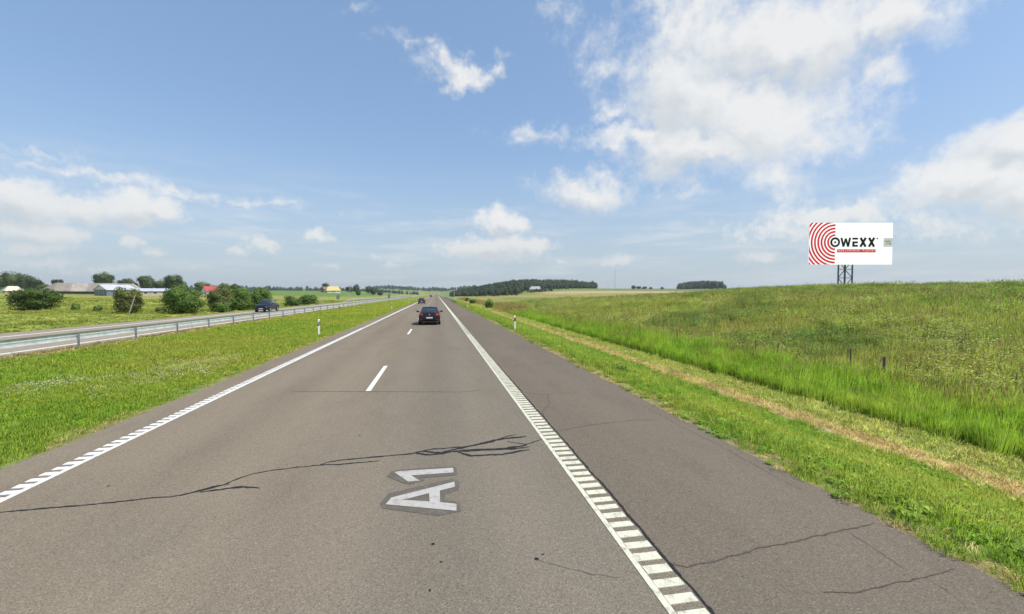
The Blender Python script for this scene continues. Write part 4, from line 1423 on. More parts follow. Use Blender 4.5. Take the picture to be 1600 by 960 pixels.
wz = hz(6.3, 14.1)
o = empty('weed_plant', (6.3, 14.1, wz))
tag(o, 'dark green leafy weed standing out of the verge grass', 'weed')
lv = weed('leaf_cluster', random.Random(77), 40, .26, .34, .14, L_DARK)
link('leaves', lv, None, o)
m = MB()
for a in (0, 1.6, 3.1, 4.7):
    m.tube((0, 0, -.05), (.12 * math.cos(a), .12 * math.sin(a), .28), .010, .005, 5)
m.build('stem', L_DARK, o)
o = empty('weed_plant', (6.9, 8.6, hz(6.9, 8.6)))
tag(o, 'broad pale-leaved weed in the verge near the camera', 'weed')
link('leaves', weed('leaf_cluster', random.Random(78), 10, .12, .16, .11, L_VERGE), None, o)

# ------------------------------------------------------------------ farm and houses
M_ASB = plain('grey_brown_sheet_roof', (0.215, 0.19, 0.16), 0.9, var=0.25, vscale=0.5)
M_ASB2 = plain('paler_sheet_roof', (0.29, 0.26, 0.22), 0.9, var=0.22, vscale=0.5)
M_ASB3 = plain('browner_sheet_roof', (0.17, 0.145, 0.12), 0.9, var=0.2, vscale=0.5)
M_DWALL = plain('dark_board_wall', (0.085, 0.075, 0.068), 0.9, var=0.25, vscale=0.6)
M_WWALL = plain('white_render', (0.66, 0.65, 0.61), 0.85, var=0.1, vscale=0.4)
M_TWALL = plain('tan_render', (0.42, 0.37, 0.30), 0.85, var=0.12, vscale=0.4)
M_BWALL = plain('blue_grey_wall', (0.13, 0.17, 0.20), 0.8, var=0.15, vscale=0.5)
M_MROOF = plain('pale_metal_roof', (0.58, 0.60, 0.63), 0.4, 0.3, var=0.08, vscale=0.4)
M_RED = plain('red_metal_roof', (0.36, 0.05, 0.045), 0.5, var=0.12, vscale=0.6)
M_YEL = plain('yellow_roof', (0.52, 0.42, 0.16), 0.7, var=0.12, vscale=0.5)
M_BRICK = plain('red_brown_wall', (0.25, 0.14, 0.10), 0.9, var=0.2, vscale=1.0)
M_CREAM2 = plain('cream_roof', (0.55, 0.51, 0.38), 0.8, var=0.1, vscale=0.5)
M_GREYR = plain('pale_grey_roof', (0.36, 0.35, 0.34), 0.8, var=0.12, vscale=0.4)
M_PANE = plain('window_glass', (0.03, 0.04, 0.05), 0.12, var=0.1)
M_DOOR = plain('door_wood', (0.16, 0.11, 0.07), 0.8, var=0.2)


def house(name, x, y, rz, L, W, he, hr, label, cat, wall, roofs, over=.5, hip=0.0, wins=(), doors=(), chimney=None, frame=None, group=None, z=None, gable=None):
    """gabled building, ridge along local x; wins/doors: (side, u, z, w, h); side 's' is local -y, 'e' is local +x, 'w' is local -x"""
    o = empty(name, (x, y, hz(x, y) if z is None else z), rz)
    tag(o, label, cat, group)
    m = MB()
    m.box(-L / 2, L / 2, -W / 2, W / 2, -1.2, he)
    m.build('wall', wall, o)
    if not hip:
        m = MB()
        for s in (-1, 1):
            m.prism([(-W / 2 + .02, he), (W / 2 - .02, he), (0, hr - .05)], lambda p: (s * (L / 2 - .01), p[0], p[1]), lambda p: (s * (L / 2 - .25), p[0], p[1]))
        m.build('gable', gable or wall, o)
    # roof: sheet sections laid side by side along the ridge on both slopes
    n = len(roofs)
    sl = (hr - he) / (W / 2)
    x0, x1 = -L / 2 - over, L / 2 + over
    first = None
    for i, rm in enumerate(roofs):
        a, b = x0 + (x1 - x0) * i / n, x0 + (x1 - x0) * (i + 1) / n
        up = .02 * (i % 2)
        m = MB()
        for s in (-1, 1):
            ra, rb = a, b
            if hip and i == 0:
                ra = a + hip
            if hip and i == n - 1:
                rb = b - hip
            ye, ze = s * (W / 2 + over), he - sl * over
            t = .16
            top = [(a, ye, ze + t + up), (b, ye, ze + t + up), (rb, 0.0, hr + t + up), (ra, 0.0, hr + t + up)]
            bot = [(p[0], p[1], p[2] - t) for p in top]
            m.add(top + bot, [(0, 1, 2, 3), (7, 6, 5, 4), (0, 4, 5, 1), (1, 5, 6, 2), (2, 6, 7, 3), (3, 7, 4, 0)])
        if hip and i in (0, n - 1):
            e, r = (a, a + hip) if i == 0 else (b, b - hip)
            m.add([(e, -W / 2 - over, he - sl * over + .16 + up), (e, W / 2 + over, he - sl * over + .16 + up), (r, 0, hr + .16 + up)], [(0, 1, 2)])
        p = m.build('roof_section' if n > 1 else 'roof', rm, o)
        first = first or p
    if chimney:
        m = MB()
        cx, cw, ch = chimney
        m.box(cx - cw, cx + cw, -cw, cw, hr - .6, hr + ch)
        m.build('chimney', M_BRICK, first)

    def opening(nm, side, u, zc, w, h, mat):
        dpt = .05
        e = MB()
        f = MB()
        def put(mb, hw, hh, d0, d1):
            if side == 's':
                mb.box(u - hw, u + hw, -W / 2 - d1, -W / 2 - d0, zc - hh, zc + hh)
            else:
                sx = 1 if side == 'e' else -1
                xa, xb = sx * (L / 2 + d0), sx * (L / 2 + d1)
                mb.box(min(xa, xb), max(xa, xb), u - hw, u + hw, zc - hh, zc + hh)
        put(f, w / 2 + .12, h / 2 + .12, -.02, .05)
        put(e, w / 2, h / 2, .02, .075)
        fo = f.build(nm, frame or M_WWALL, o)
        e.build('pane' if nm == 'window' else 'leaf', mat, fo)
    for wv in wins:
        opening('window', *wv, M_PANE)
    for dv in doors:
        opening('door', *dv, M_DOOR)
    return o


AZL = lambda x, y: math.atan2(-x, y)      # turn so that local -y looks back towards the road
house('barn', -188, 279, AZL(-188, 279) - .10, 41, 15, 1.9, 6.0, 'long low barn with patched grey-brown sheet roof', 'barn', M_DWALL, [M_ASB3, M_ASB, M_ASB2, M_ASB, M_ASB2, M_ASB, M_ASB2], .8, 5.5, group='farm buildings',
      wins=[('s', -9, 1.1, 1.6, .8), ('s', -3, 1.1, 1.6, .8), ('s', 3.5, 1.1, 1.6, .8), ('s', 9, 1.1, 1.6, .8)], doors=[('s', 13, 1.1, 3.0, 2.0)], frame=M_DWALL)
house('farm_shed', -157.5, 246, AZL(-158, 246) + .55, 12.5, 8.5, 3.1, 5.4, 'shed with pale metal roof, white gable and blue-grey wall', 'shed', M_BWALL, [M_MROOF], .5, 0, group='farm buildings', gable=M_WWALL,
      wins=[('w', -1.5, 1.9, 1.2, .9)], doors=[('s', 2.0, 1.3, 1.8, 2.4), ('w', 2.0, 1.2, 1.4, 2.2)])
house('farm_building', -155, 270, AZL(-155, 270) + .06, 21, 8, 2.6, 3.9, 'long low white-roofed building with tan wall at the farm', 'farm building', M_TWALL, [M_MROOF, M_MROOF], .6, 0, group='farm buildings',
      wins=[('s', -7, 1.5, 1.4, .9), ('s', -3, 1.5, 1.4, .9), ('s', 1, 1.5, 1.4, .9), ('s', 5, 1.5, 1.4, .9)], doors=[('s', 8.6, 1.2, 1.2, 2.2)])
house('red_roofed_house', -154.5, 331, AZL(-154.5, 331) + .5, 8, 6.5, 2.6, 5.9, 'house with bright red roof and white gable between the bushes', 'house', M_WWALL, [M_RED], .5, 0, wins=[('e', 0, 3.6, 1.0, 1.0), ('s', -2, 1.7, 1.3, 1.2), ('s', 2, 1.7, 1.3, 1.2)], doors=[('s', 0, 1.1, 1, 2.1)], chimney=(2, .35, .9), group='houses')
house('cream_roofed_house', -252, 309, AZL(-252, 309) + .2, 7, 6, 2.0, 4.4, 'small cottage with cream roof under the tall trees', 'house', M_TWALL, [M_CREAM2], .5, 2.0, wins=[('s', -1.5, 1.1, .9, .9), ('s', 1.5, 1.1, .9, .9)], doors=[('s', 0, 1.0, .9, 1.9)], group='houses')
house('yellow_roofed_house', -141, 632, AZL(-141, 632) + .12, 17, 13, 3.2, 8.4, 'farmhouse with broad yellow roof and brown gable on the rise', 'house', M_WWALL, [M_YEL], .9, 2.6, wins=[('s', -6, 1.9, 1.5, 1.4), ('s', -2, 1.9, 1.5, 1.4), ('s', 2, 1.9, 1.5, 1.4), ('s', 6, 1.9, 1.5, 1.4), ('w', 0, 1.9, 1.5, 1.4)], doors=[('s', 0, 1.2, 1.2, 2.3)], group='houses')
house('brick_outbuilding', -151, 628, AZL(-151, 628) + .7, 7, 7, 4.2, 7.6, 'narrow red-brown outbuilding joined beside the yellow-roofed house', 'house', M_BRICK, [M_ASB3], .4, 0, wins=[('s', 0, 2.2, 1.2, 1.3)], doors=[('e', 0, 1.2, 1.1, 2.2)], group='houses')
house('grey_roofed_house', 136, 588, AZL(136, 585) - .15, 15, 10, 3.0, 6.6, 'pale house with grey roof in a clearing of the forest hill', 'house', M_WWALL, [M_GREYR], .7, 2.2, wins=[('s', -5, 1.8, 1.5, 1.4), ('s', -1.8, 1.8, 1.5, 1.4), ('s', 1.8, 1.8, 1.5, 1.4), ('s', 5, 1.8, 1.5, 1.4)], doors=[('s', 3.6, 1.2, 1.1, 2.2)], chimney=(-2, .4, .9), group='houses')


# ------------------------------------------------------------------ billboard
M_BOARD, g_, b_ = mat_nodes('board_white_added_glow')
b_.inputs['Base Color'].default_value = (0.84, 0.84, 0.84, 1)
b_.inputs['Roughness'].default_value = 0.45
b_.inputs['Emission Color'].default_value = (1, 1, 1, 1)       # glow added so the shaded face comes out white
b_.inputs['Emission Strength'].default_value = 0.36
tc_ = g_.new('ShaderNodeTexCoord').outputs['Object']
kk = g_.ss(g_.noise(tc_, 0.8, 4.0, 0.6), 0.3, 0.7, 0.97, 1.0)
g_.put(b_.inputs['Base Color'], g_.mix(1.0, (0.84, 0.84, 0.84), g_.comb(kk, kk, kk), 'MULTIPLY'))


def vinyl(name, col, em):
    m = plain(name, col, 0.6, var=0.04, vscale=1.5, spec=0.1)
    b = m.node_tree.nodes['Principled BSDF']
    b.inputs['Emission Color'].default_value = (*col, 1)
    b.inputs['Emission Strength'].default_value = em  # added glow, keeps the print bright on the shaded board
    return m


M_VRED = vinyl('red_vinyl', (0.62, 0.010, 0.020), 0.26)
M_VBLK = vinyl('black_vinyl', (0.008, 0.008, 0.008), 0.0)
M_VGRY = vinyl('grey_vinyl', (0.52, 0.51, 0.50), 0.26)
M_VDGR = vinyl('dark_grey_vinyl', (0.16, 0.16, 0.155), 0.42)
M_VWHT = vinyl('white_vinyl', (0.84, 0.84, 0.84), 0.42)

BW, BH = 11.9, 5.95                      # metres
bb = empty('billboard', (57.75, 52.95, hz(57.75, 52.95)), R(-9.91))
tag(bb, 'white billboard with red rings and black lettering on a lattice tower', 'billboard')
Z0 = 6.75 - bb.location.z                # underside of the board above the tower foot
cx0 = 0.65                               # the board is not centred on its tower
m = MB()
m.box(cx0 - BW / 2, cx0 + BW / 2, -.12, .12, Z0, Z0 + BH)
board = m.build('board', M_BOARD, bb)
m = MB()
for k in range(5):
    xx = cx0 - BW / 2 + .6 + k * (BW - 1.2) / 4
    m.box(xx - .06, xx + .06, .12, .30, Z0 + .1, Z0 + BH - .1)
for zz in (.8, 3.0, 5.2):
    m.box(cx0 - BW / 2 + .2, cx0 + BW / 2 - .2, .30, .42, Z0 + zz - .06, Z0 + zz + .06)
m.build('back_frame', M_STEELD, bb)
legs = [(-.50, 0.0), (1.10, 0.85), (1.52, 0.0)]
for (lx, ly) in legs:
    m = MB()
    m.tube((lx, ly + .62, -1.0), (lx, ly + .62, Z0 + 4.6),    .105 if ly == 0 else .125, n=10)
    m.build('leg', M_STEELD, bb, True)
m = MB()
nz = 6
hh = (Z0 + 4.4) / nz
for i in range(nz):
    z0, z1 = i * hh, (i + 1) * hh
    for (a, b) in ((0, 1), (1, 2)):
        pa, pb = legs[a], legs[b]
        up = (i + a) % 2
        m.tube((pa[0], pa[1] + .62, z0 if up else z1), (pb[0], pb[1] + .62, z1 if up else z0), .055, n=6)
        m.tube((pa[0], pa[1] + .62, z1), (pb[0], pb[1] + .62, z1), .045, n=6)
m.build('lattice', M_STEELD, bb)

PXM = BW / 1040.0                        # the board's artwork was measured in units of 1/1040 of its width


def bp(u, v):
    """artwork units (right, down from the top left corner) to board coordinates"""
    return cx0 - BW / 2 + u * PXM, Z0 + BH - v * PXM


def art(name, polys, mat, parent, depth, label=None):
    m = MB()
    for pl in polys:
        P = [bp(*p) for p in pl]
        m.prism(P, lambda q: (q[0], -.12 - depth, q[1]), lambda q: (q[0], -.119, q[1]))
    o = m.build(name, mat, parent)
    if label:
        o['label'] = label
    return o


def ring_polys(cx, cy, r0, r1, a0, a1, n, clip=None):
    out = []
    for i in range(n):
        t0, t1 = a0 + (a1 - a0) * i / n, a0 + (a1 - a0) * (i + 1) / n
        q = [(cx + r * math.cos(t), cy + r * math.sin(t)) for r, t in ((r0, t0), (r1, t0), (r1, t1), (r0, t1))]
        if clip:
            q = clip_poly(q, *clip)
        if len(q) >= 3:
            out.append(q)
    return out


def clip_poly(poly, x0, y0, x1, y1):
    def half(P, ins, cut):
        o = []
        for i in range(len(P)):
            a, b = P[i - 1], P[i]
            if ins(b):
                if not ins(a):
                    o.append(cut(a, b))
                o.append(b)
            elif ins(a):
                o.append(cut(a, b))
        return o
    cutx = lambda X: (lambda a, b: (X, a[1] + (b[1] - a[1]) * (X - a[0]) / (b[0] - a[0])))
    cuty = lambda Y: (lambda a, b: (a[0] + (b[0] - a[0]) * (Y - a[1]) / (b[1] - a[1]), Y))
    for ins, cut in ((lambda p: p[0] >= x0, cutx(x0)), (lambda p: p[0] <= x1, cutx(x1)), (lambda p: p[1] >= y0, cuty(y0)), (lambda p: p[1] <= y1, cuty(y1))):
        if len(poly) < 3:
            return []
        poly = half(poly, ins, cut)
    return poly


OC = (323, 242)
for i in range(9):
    r0 = 79 + 41.0 * i
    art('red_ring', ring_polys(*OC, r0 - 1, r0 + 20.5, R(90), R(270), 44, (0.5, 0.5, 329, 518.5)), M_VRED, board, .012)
full = ring_polys(*OC, 37, 61, 0, 2 * math.pi, 40)
art('letter_o', full, M_VBLK, board, .016)
art('letter_dot', [[(OC[0] + 13 * math.cos(t), OC[1] + 13 * math.sin(t)) for t in np.linspace(0, 6.283, 17)[:-1]]], M_VBLK, board, .016)


def stroke(a, b, w):
    ax, ay = a
    bx_, by_ = b
    d = math.hypot(bx_ - ax, by_ - ay)
    nx_, ny_ = -(by_ - ay) / d * w / 2, (bx_ - ax) / d * w / 2
    return [(ax + nx_, ay + ny_), (bx_ + nx_, by_ + ny_), (bx_ - nx_, by_ - ny_), (ax - nx_, ay - ny_)]


T, Bt = 186, 298
W_ = [[(388, T), (410, T), (438, 262), (430, Bt), (424, Bt)], [(424, Bt), (430, Bt), (462, 215), (453, 190)], [(453, 190), (462, 215), (482, Bt), (488, Bt)], [(488, Bt), (482, Bt), (476, 262), (500, T), (520, T)]]
W_ = [stroke((400, T), (428, Bt), 24), stroke((428, Bt - 2), (455, 196), 22), stroke((455, 196), (484, Bt - 2), 22), stroke((484, Bt), (508, T), 24)]
for k, pl in enumerate(W_):
    art('letter_w' if k == 0 else 'letter_w_stroke', [pl], M_VBLK, board, .013 + .0015 * k)
art('letter_e', [[(538, T), (606, T), (606, T + 23), (538, T + 23)], [(538, 232), (606, 232), (606, 255), (563, 255), (563, 275), (606, 275), (606, Bt), (538, Bt)]], M_VBLK, board, .016)
for x0 in (630, 736):
    art('letter_x', [stroke((x0 + 9, T), (x0 + 74, Bt), 28)], M_VBLK, board, .015)
    art('letter_x_stroke', [stroke((x0 + 74, T), (x0 + 9, Bt), 28)], M_VBLK, board, .018)
art('trademark_dot', [[(848 + 11 * math.cos(t), 196 + 11 * math.sin(t)) for t in np.linspace(0, 6.283, 13)[:-1]]], M_VDGR, board, .014)
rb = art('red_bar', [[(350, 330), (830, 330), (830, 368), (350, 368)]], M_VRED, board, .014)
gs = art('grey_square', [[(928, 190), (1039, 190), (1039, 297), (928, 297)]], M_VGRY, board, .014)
art('faint_mark', [[(948 + 18 * k, 222), (960 + 18 * k, 222), (960 + 18 * k, 242), (948 + 18 * k, 242)] for k in range(4)], M_VDGR, gs, .018)
art('faint_mark', [[(958, 253), (975, 253), (975, 268), (958, 268)], [(990, 253), (1018, 253), (1018, 268), (990, 268)]], M_VDGR, gs, .018)

fc = bpy.data.curves.new('red_bar_lettering', 'FONT')
fc.body = 'REKLAMINIAI PLOTAI'
fc.size = 0.30
fc.space_character = 1.62
fc.align_x = 'CENTER'
fc.align_y = 'CENTER'
fc.extrude = 0.004
fo = bpy.data.objects.new('lettering', fc)
COL.objects.link(fo)
bpy.context.view_layer.update()
tme = bpy.data.meshes.new_from_object(fo.evaluated_get(bpy.context.evaluated_depsgraph_get()))
bpy.data.objects.remove(fo)
tco = np.zeros(len(tme.vertices) * 3, dtype=np.float32)
tme.vertices.foreach_get('co', tco)
tco = tco.reshape(-1, 3)
span = tco[:, 0].max() - tco[:, 0].min()
kx = 445 * PXM / span
mid = bp(590, 349)
tco = np.stack([tco[:, 0] * kx + mid[0], -.138 - tco[:, 2], tco[:, 1] + mid[1]], -1)
tme.vertices.foreach_set('co', tco.astype(np.float32).ravel())
tme.update()
tme.materials.clear()
link('lettering', tme, M_VWHT, rb)

# ------------------------------------------------------------------ vehicles
def carpaint(name, col, rough=0.3):
    m, g, b = mat_nodes(name)
    tc = g.new('ShaderNodeTexCoord').outputs['Object']
    n = g.noise(tc, 3.0, 4.0, 0.6)
    k = g.ss(n, 0.3, 0.7, 0.9, 1.15)
    dust = g.ss(g.sep(tc)[2], 0.75, 0.25, 0.0, 0.10)
    c = g.mix(1.0, col, g.comb(k, k, k), 'MULTIPLY')
    g.put(b.inputs['Base Color'], g.mix(dust, c, (0.13, 0.115, 0.10)))
    b.inputs['Roughness'].default_value = rough
    b.inputs['Metallic'].default_value = 0.0
    b.inputs['Coat Weight'].default_value = 0.25
    b.inputs['Coat Roughness'].default_value = 0.06
    b.inputs['Specular IOR Level'].default_value = 0.3
    return m


M_PBLACK = carpaint('black_car_paint', (0.006, 0.006, 0.008))
M_PNAVY = carpaint('navy_car_paint', (0.006, 0.008, 0.015))
M_PGREY = carpaint('dark_grey_car_paint', (0.016, 0.016, 0.016))
M_TYRE = plain('tyre_rubber', (0.018, 0.018, 0.018), 0.85, var=0.2)
M_RIM = plain('alloy_rim', (0.50, 0.50, 0.50), 0.35, 0.8, var=0.1)
M_LRED = plain('red_lamp', (0.55, 0.02, 0.018), 0.18, var=0.05, coat=0.6)
M_LCLR = plain('clear_lamp', (0.72, 0.73, 0.74), 0.12, 0.2, var=0.05, coat=0.6)
M_PLATE = plain('number_plate', (0.55, 0.55, 0.54), 0.4, var=0.05)
M_CHROME = plain('chrome', (0.72, 0.72, 0.73), 0.12, 1.0, var=0.03)
M_SEAT = plain('seat_fabric', (0.03, 0.03, 0.032), 0.9, var=0.15)
M_TRIM = plain('black_trim', (0.014, 0.014, 0.015), 0.6, var=0.1)
M_GLASS, g_, b_ = mat_nodes('car_glass')
out_ = [n for n in g_.n if n.type == 'OUTPUT_MATERIAL'][0]
tr_ = g_.new('ShaderNodeBsdfTransparent')
tr_.inputs[0].default_value = (0.78, 0.86, 0.83, 1)
gl_ = g_.new('ShaderNodeBsdfGlossy')
gl_.inputs['Roughness'].default_value = 0.03
fr_ = g_.new('ShaderNodeLayerWeight')
fr_.inputs[0].default_value = 0.25
mx_ = g_.new('ShaderNodeMixShader')
g_.put(mx_.inputs[0], g_.m('ADD', g_.m('MULTIPLY', fr_.outputs['Fresnel'], 0.7), 0.20, clamp=True))
g_.l.new(tr_.outputs[0], mx_.inputs[1])
g_.l.new(gl_.outputs[0], mx_.inputs[2])
g_.l.new(mx_.outputs[0], out_.inputs['Surface'])

# stations rear to front: y, zbot, wbot, zmid, wmid, zbelt, wbelt, zroof, wroof
HATCH = [(0.00, .34, .66, .50, .76, .60, .77, .66, .66), (.05, .30, .72, .52, .83, .70, .84, .80, .72), (.14, .28, .76, .55, .865, .93, .83, .985, .70), (.52, .26, .80, .56, .875, .955, .84, 1.40, .585), (.72, .25, .81, .56, .88, .955, .845, 1.455, .59),
         (1.30, .22, .82, .56, .88, .945, .85, 1.485, .60), (2.05, .21, .82, .55, .88, .925, .85, 1.475, .60), (2.42, .21, .82, .55, .88, .915, .85, 1.42, .60), (3.15, .21, .82, .55, .88, .90, .83, .965, .70),
         (3.75, .22, .80, .54, .865, .80, .78, .85, .62), (4.08, .24, .72, .50, .80, .68, .74, .74, .56), (4.20, .30, .60, .46, .68, .58, .64, .62, .48)]
SUVS = [(0.00, .42, .68, .62, .80, .76, .80, .84, .70), (.06, .36, .76, .64, .88, .86, .87, .96, .76), (.16, .33, .80, .66, .92, 1.06, .88, 1.12, .78), (.50, .31, .84, .68, .93, 1.09, .89, 1.58, .66), (.72, .30, .85, .68, .94, 1.09, .90, 1.66, .66),
        (1.45, .28, .86, .68, .94, 1.07, .90, 1.70, .67), (2.25, .27, .86, .67, .94, 1.05, .90, 1.68, .67), (2.65, .27, .86, .67, .94, 1.04, .90, 1.62, .66), (3.40, .27, .86, .66, .94, 1.03, .88, 1.12, .76),
        (4.05, .28, .84, .64, .92, .96, .84, 1.02, .68), (4.42, .30, .78, .60, .86, .82, .80, .90, .62), (4.56, .36, .66, .56, .74, .70, .70, .76, .54)]


def car(st, label, paint, x, y, rz, front_view=False, wheel_r=.31, wheels=(.82, 3.40), wing='hatch', group='cars on the motorway'):
    root = empty('car', (x, y, 0.0), rz)
    tag(root, label, 'car', group)
    L = st[-1][0]
    y0 = -L / 2                                             # local origin in the middle of the car
    bm = bmesh.new()
    rings = []
    for (yy, zb, wb, zm, wm, zt, wt, zr, wr) in st:
        pts = [(0, zb), (wb, zb), (wm, zm), (wt, zt), (wr, zr), (wr * .55, zr + .022), (0, zr + .03)]
        ring = [bm.verts.new((px_, yy + y0, pz)) for px_, pz in pts] + [bm.verts.new((-px_, yy + y0, pz)) for px_, pz in reversed(pts[1:-1])]
        rings.append(ring)
    n = len(rings[0])                                       # 12: 0 bottom, 1..5 right, 6 top, 7..11 left
    grid = {}
    for i in range(len(rings) - 1):
        for k in range(n):
            a, b = rings[i], rings[i + 1]
            grid[(i, k)] = bm.faces.new((a[k], a[(k + 1) % n], b[(k + 1) % n], b[k]))
    bm.faces.new(rings[0][::-1])
    bm.faces.new(rings[-1])
    bmesh.ops.recalc_face_normals(bm, faces=bm.faces)
    groups = [('rear_window', [(2, 4), (2, 5), (2, 6), (2, 7)]), ('windscreen', [(7, 4), (7, 5), (7, 6), (7, 7)]),
              ('side_window', [(3, 3), (4, 3)]), ('side_window', [(3, 8), (4, 8)]), ('side_window', [(5, 3), (6, 3)]), ('side_window', [(5, 8), (6, 8)]), ('quarter_window', [(7, 3)]), ('quarter_window', [(7, 8)])]
    panes = []
    for nm, ks in groups:
        fs = [grid[k] for k in ks]
        bmesh.ops.inset_region(bm, faces=fs, thickness=.045 if nm != 'quarter_window' else .03, depth=0.0)
        panes.append((nm, fs))
    for nm, fs in panes:
        vs, ff, mp = [], [], {}
        for f in fs:
            q = []
            for v in f.verts:
                if v not in mp:
                    mp[v] = len(vs)
                    vs.append(tuple(v.co))
                q.append(mp[v])
            ff.append(q)
        o = link(nm, np_mesh(nm, vs, ff, True), M_GLASS, root)
    dead = [f for nm, fs in panes for f in fs]
    bmesh.ops.delete(bm, geom=dead, context='FACES')
    me = bpy.data.meshes.new('body')
    bm.to_mesh(me)
    bm.free()
    me.polygons.foreach_set('use_smooth', np.ones(len(me.polygons), dtype=bool))
    me.set_sharp_from_angle(angle=R(38))
    body = link('body', me, paint, root)
    # interior: floor, seats, dashboard
    zt = st[5][5]
    m = MB()
    m.box(-.72, .72, .35 + y0, L - 1.15 + y0, .34, .40)
    m.box(-.74, .74, L - 1.5 + y0, L - 1.1 + y0, .5, zt - .03)
    m.build('cabin_floor', M_TRIM, root)
    for (sy, xs) in ((1.95, (-.37, .37)), (1.05, (-.42, .42))):
        for sx in xs:
            s = MB()
            s.box(sx - .24, sx + .24, sy + y0, sy + .50 + y0, .42, .60)
            s.box(sx - .23, sx + .23, sy - .14 + y0, sy + .02 + y0, .52, zt + .02)
            so = s.build('seat', M_SEAT, root)
            s = MB()
            s.box(sx - .12, sx + .12, sy - .16 + y0, sy - .05 + y0, zt + .07, zt + .25)
            s.box(sx - .05, sx + .05, sy - .13 + y0, sy - .08 + y0, zt + .015, zt + .075)
            s.build('headrest', M_SEAT, so)
    # wheels with dark arches
    for wy in wheels:
        for s in (-1, 1):
            wx = s * (st[5][4] - .09)
            a = MB()
            a.tube((s * (st[5][4] - .14), wy + y0, wheel_r + .02), (s * (st[5][4] + .006), wy + y0, wheel_r + .02), wheel_r + .055, n=22)
            a.build('wheel_arch', M_TRIM, root)
            wme = MB()
            wme.tube((wx - s * .1, wy + y0, wheel_r), (wx + s * .101, wy + y0, wheel_r), wheel_r, n=22)
            w = wme.build('wheel', M_TYRE, root, True)
            t = MB()
            t.tube((wx + s * .07, wy + y0, wheel_r), (wx + s * .107, wy + y0, wheel_r), wheel_r * .64, wheel_r * .60, 18)
            for k in range(5):
                a_ = 1.2566 * k
                t.bar((wx + s * .112, wy + y0, wheel_r), (wx + s * .112, wy + y0 + math.cos(a_) * wheel_r * .56, wheel_r + math.sin(a_) * wheel_r * .56), .02, .05)
            t.build('rim', M_RIM, w)
    zb2, wb2 = st[2][5], st[2][6]
    # rear lamps on the flanks of the tailgate
    for s in (-1, 1):
        m = MB()
        yf = st[1][0] + y0
        x0_, x1_ = s * (wb2 - .30), s * (wb2 + .012)
        P = [(x0_, yf + .015, zb2 - .17), (x1_, yf + .07, zb2 - .19), (x1_, yf + .10, zb2 + .015), (x0_, yf + .055, zb2 + .005)]
        Q = [(p[0], p[1] + .14, p[2]) for p in P]
        m.add([(p[0], p[1] - .03, p[2]) for p in P] + Q, [(0, 1, 2, 3), (7, 6, 5, 4), (0, 4, 5, 1), (1, 5, 6, 2), (2, 6, 7, 3), (3, 7, 4, 0)])
        m.build('tail_lamp', M_LRED, root)
        m = MB()
        m.box(s * (wb2 - .20) - .09, s * (wb2 - .20) + .09, y0 - .012, y0 + .1,   .44, .465)
        m.build('reflector', M_LRED, root)
        # mirrors
        ym = st[8][0] - .35 + y0
        zz = st[8][5] + .06
        m = MB()
        m.box(min(s * .98, s * 1.10) - .06, max(s * .98, s * 1.10) - .0, ym - .06, ym + .06, zz, zz + .15)
        m.tube((s * (st[7][6] - .05), ym + .05, zz + .01), (s * .99, ym, zz + .05), .03, n=6)
        m.build('mirror', paint, root)
        # head lamps
        yl, zl_, wl = st[-2][0] + y0, st[-2][5], st[-2][6]
        m = MB()
        P = [(s * (wl - .30), yl + .10, zl_ - .13), (s * (wl + .03), yl - .06, zl_ - .12), (s * (wl + .03), yl - .16, zl_ + .045), (s * (wl - .24), yl + .03, zl_ + .02)]
        Q = [(p[0] * .94, p[1] - .2, p[2]) for p in P]
        m.add(P + Q, [(0, 1, 2, 3), (7, 6, 5, 4), (0, 4, 5, 1), (1, 5, 6, 2), (2, 6, 7, 3), (3, 7, 4, 0)])
        m.build('head_lamp', M_LCLR, root)
    # plates, emblem, bumper trim, grille, aerial, wiper, exhaust
    m = MB()
    m.box(-.26, .26, y0 - .016, y0 + .03, .56, .67)
    m.build('rear_plate', M_PLATE, root)
    m = MB()
    m.box(-.26, .26, -y0 - .03, -y0 + .02, .43, .54)
    m.build('front_plate', M_PLATE, root)
    ez = zb2 - .075
    m = MB()
    m.tube((0, y0 + .085, ez), (0, y0 + .045, ez), .062, n=18)
    em = m.build('emblem', M_CHROME, root)
    m = MB()
    m.box(-.62, .62, y0 + .0, y0 + .12, st[0][1] - .07, st[0][1] + .07)
    m.build('rear_valance', M_TRIM, root)
    m = MB()
    for k in range(3):
        m.box(-.42, .42, -y0 - .10, -y0 + .012, .60 + .05 * k, .63 + .05 * k)
    m.build('grille', M_TRIM, root)
    m = MB()
    m.box(-.60, .60, -y0 - .12, -y0 + .014, .31, .41)
    m.build('front_intake', M_TRIM, root)
    m = MB()
    m.tube((0, st[4][0] + y0 + .1, st[4][7] + .02), (0, st[4][0] + y0 - .12, st[4][7] + .20), .008, .004, 5)
    m.build('aerial', M_TRIM, root)
    m = MB()
    m.bar((-.04, st[2][0] + y0 + .06, st[2][7] + .085), (.34, st[2][0] + y0 + .16, st[2][7] + .19), .02, .02)
    m.build('rear_wiper', M_TRIM, root)
    m = MB()
    m.tube((-.45, y0 - .03, .27), (-.45, y0 + .2, .27), .03, n=8)
    m.build('exhaust', M_CHROME, root)
    for s in (-1, 1):
        m = MB()
        for yy in (1.30, 2.05):
            m.box(s * .886 - .012, s * .886 + .012, yy - .10 + y0, yy + .04 + y0, st[5][5] - .16, st[5][5] - .13)
        m.build('door_handle', paint, root)
    return root


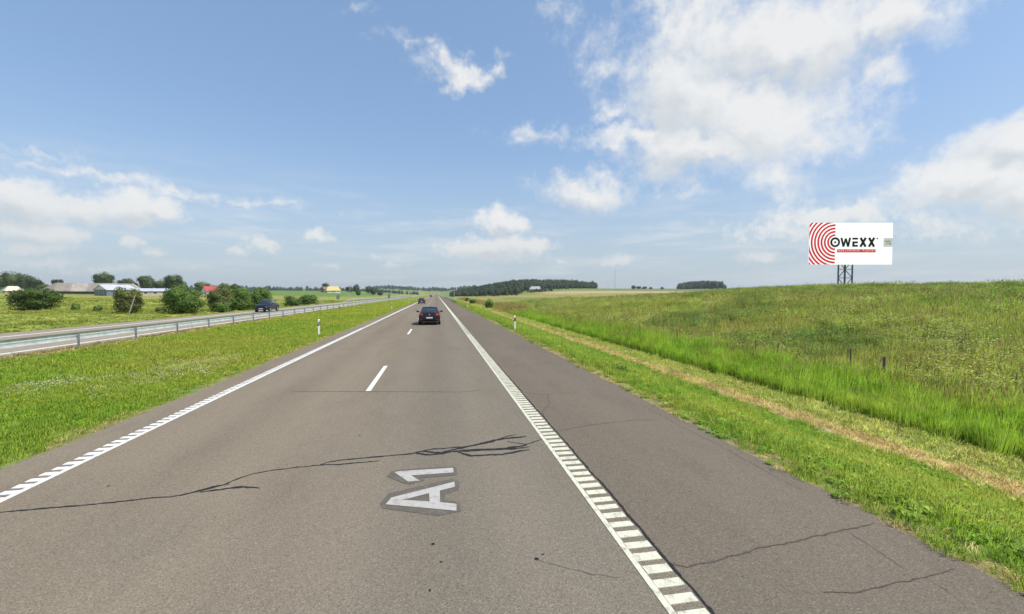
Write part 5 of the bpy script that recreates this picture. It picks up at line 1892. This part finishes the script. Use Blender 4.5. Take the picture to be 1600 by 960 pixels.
car(HATCH, 'black hatchback with red tail lamps in the right lane just ahead', M_PBLACK, -.58, 36.05 + 2.1, R(0))
car(SUVS, 'dark blue crossover approaching on the opposite carriageway', M_PNAVY, -24.1, 65.5 + 2.0, R(180), wheel_r=.35, wheels=(.88, 3.72))
ESTATE = [list(s) for s in HATCH]
car(ESTATE, 'small dark grey car farther ahead in the left lane', M_PGREY, -3.75, 112 + 2.1, R(0))
car(HATCH, 'tiny dark car near the vanishing point of the road', M_PBLACK, -4.2, 330, R(0))

# a lorry far down the road
M_LWHITE = plain('white_trailer', (0.45, 0.45, 0.46), 0.5, var=0.06)
M_LGREY = plain('grey_tail_frame', (0.22, 0.22, 0.23), 0.6, var=0.1)
lo = empty('lorry', (0.2, 640, 0))
tag(lo, 'tiny white lorry almost at the vanishing point of the road', 'lorry')
m = MB()
m.box(-1.25, 1.25, 0, 12, 1.1, 3.9)
m.build('trailer', M_LWHITE, lo)
m = MB()
m.box(-1.2, 1.2, 13.0, 15.2, .7, 3.5)
m.box(-.5, .5, -.02, 15, .8, 1.1)
m.build('cab', M_PNAVY, lo)
for s in (-1, 1):
    for yy in (1.5, 2.8, 4.1, 13.8):
        m = MB()
        m.tube((s * .85, yy, .5), (s * 1.2, yy, .5), .5, n=14)
        m.build('wheel', M_TYRE, lo)
    m = MB()
    m.box(s * .9 - .2, s * .9 + .2, -.08, -.02, .85, 1.0)
    m.build('tail_lamp', M_LRED, lo)
m = MB()
m.box(-1.2, 1.2, -.06, .0, .6, .8)
m.build('rear_bumper', M_LGREY, lo)

# ------------------------------------------------------------------ summer haze
HAZE_DENSITY = 0.00013
hm = bpy.data.materials.new('haze')
hm.use_nodes = True
hm.node_tree.nodes.clear()
pv = hm.node_tree.nodes.new('ShaderNodeVolumePrincipled')
pv.inputs['Color'].default_value = (0.86, 0.92, 1.0, 1)
pv.inputs['Density'].default_value = HAZE_DENSITY
pv.inputs['Anisotropy'].default_value = 0.2
ho = hm.node_tree.nodes.new('ShaderNodeOutputMaterial')
hm.node_tree.links.new(pv.outputs[0], ho.inputs['Volume'])
m = MB()
m.box(-2650, 2650, -70, 4260, -12, 78)
hzb = m.build('haze', hm)
tag(hzb, 'thin pale summer haze lying over the whole landscape', 'haze', kind='stuff')
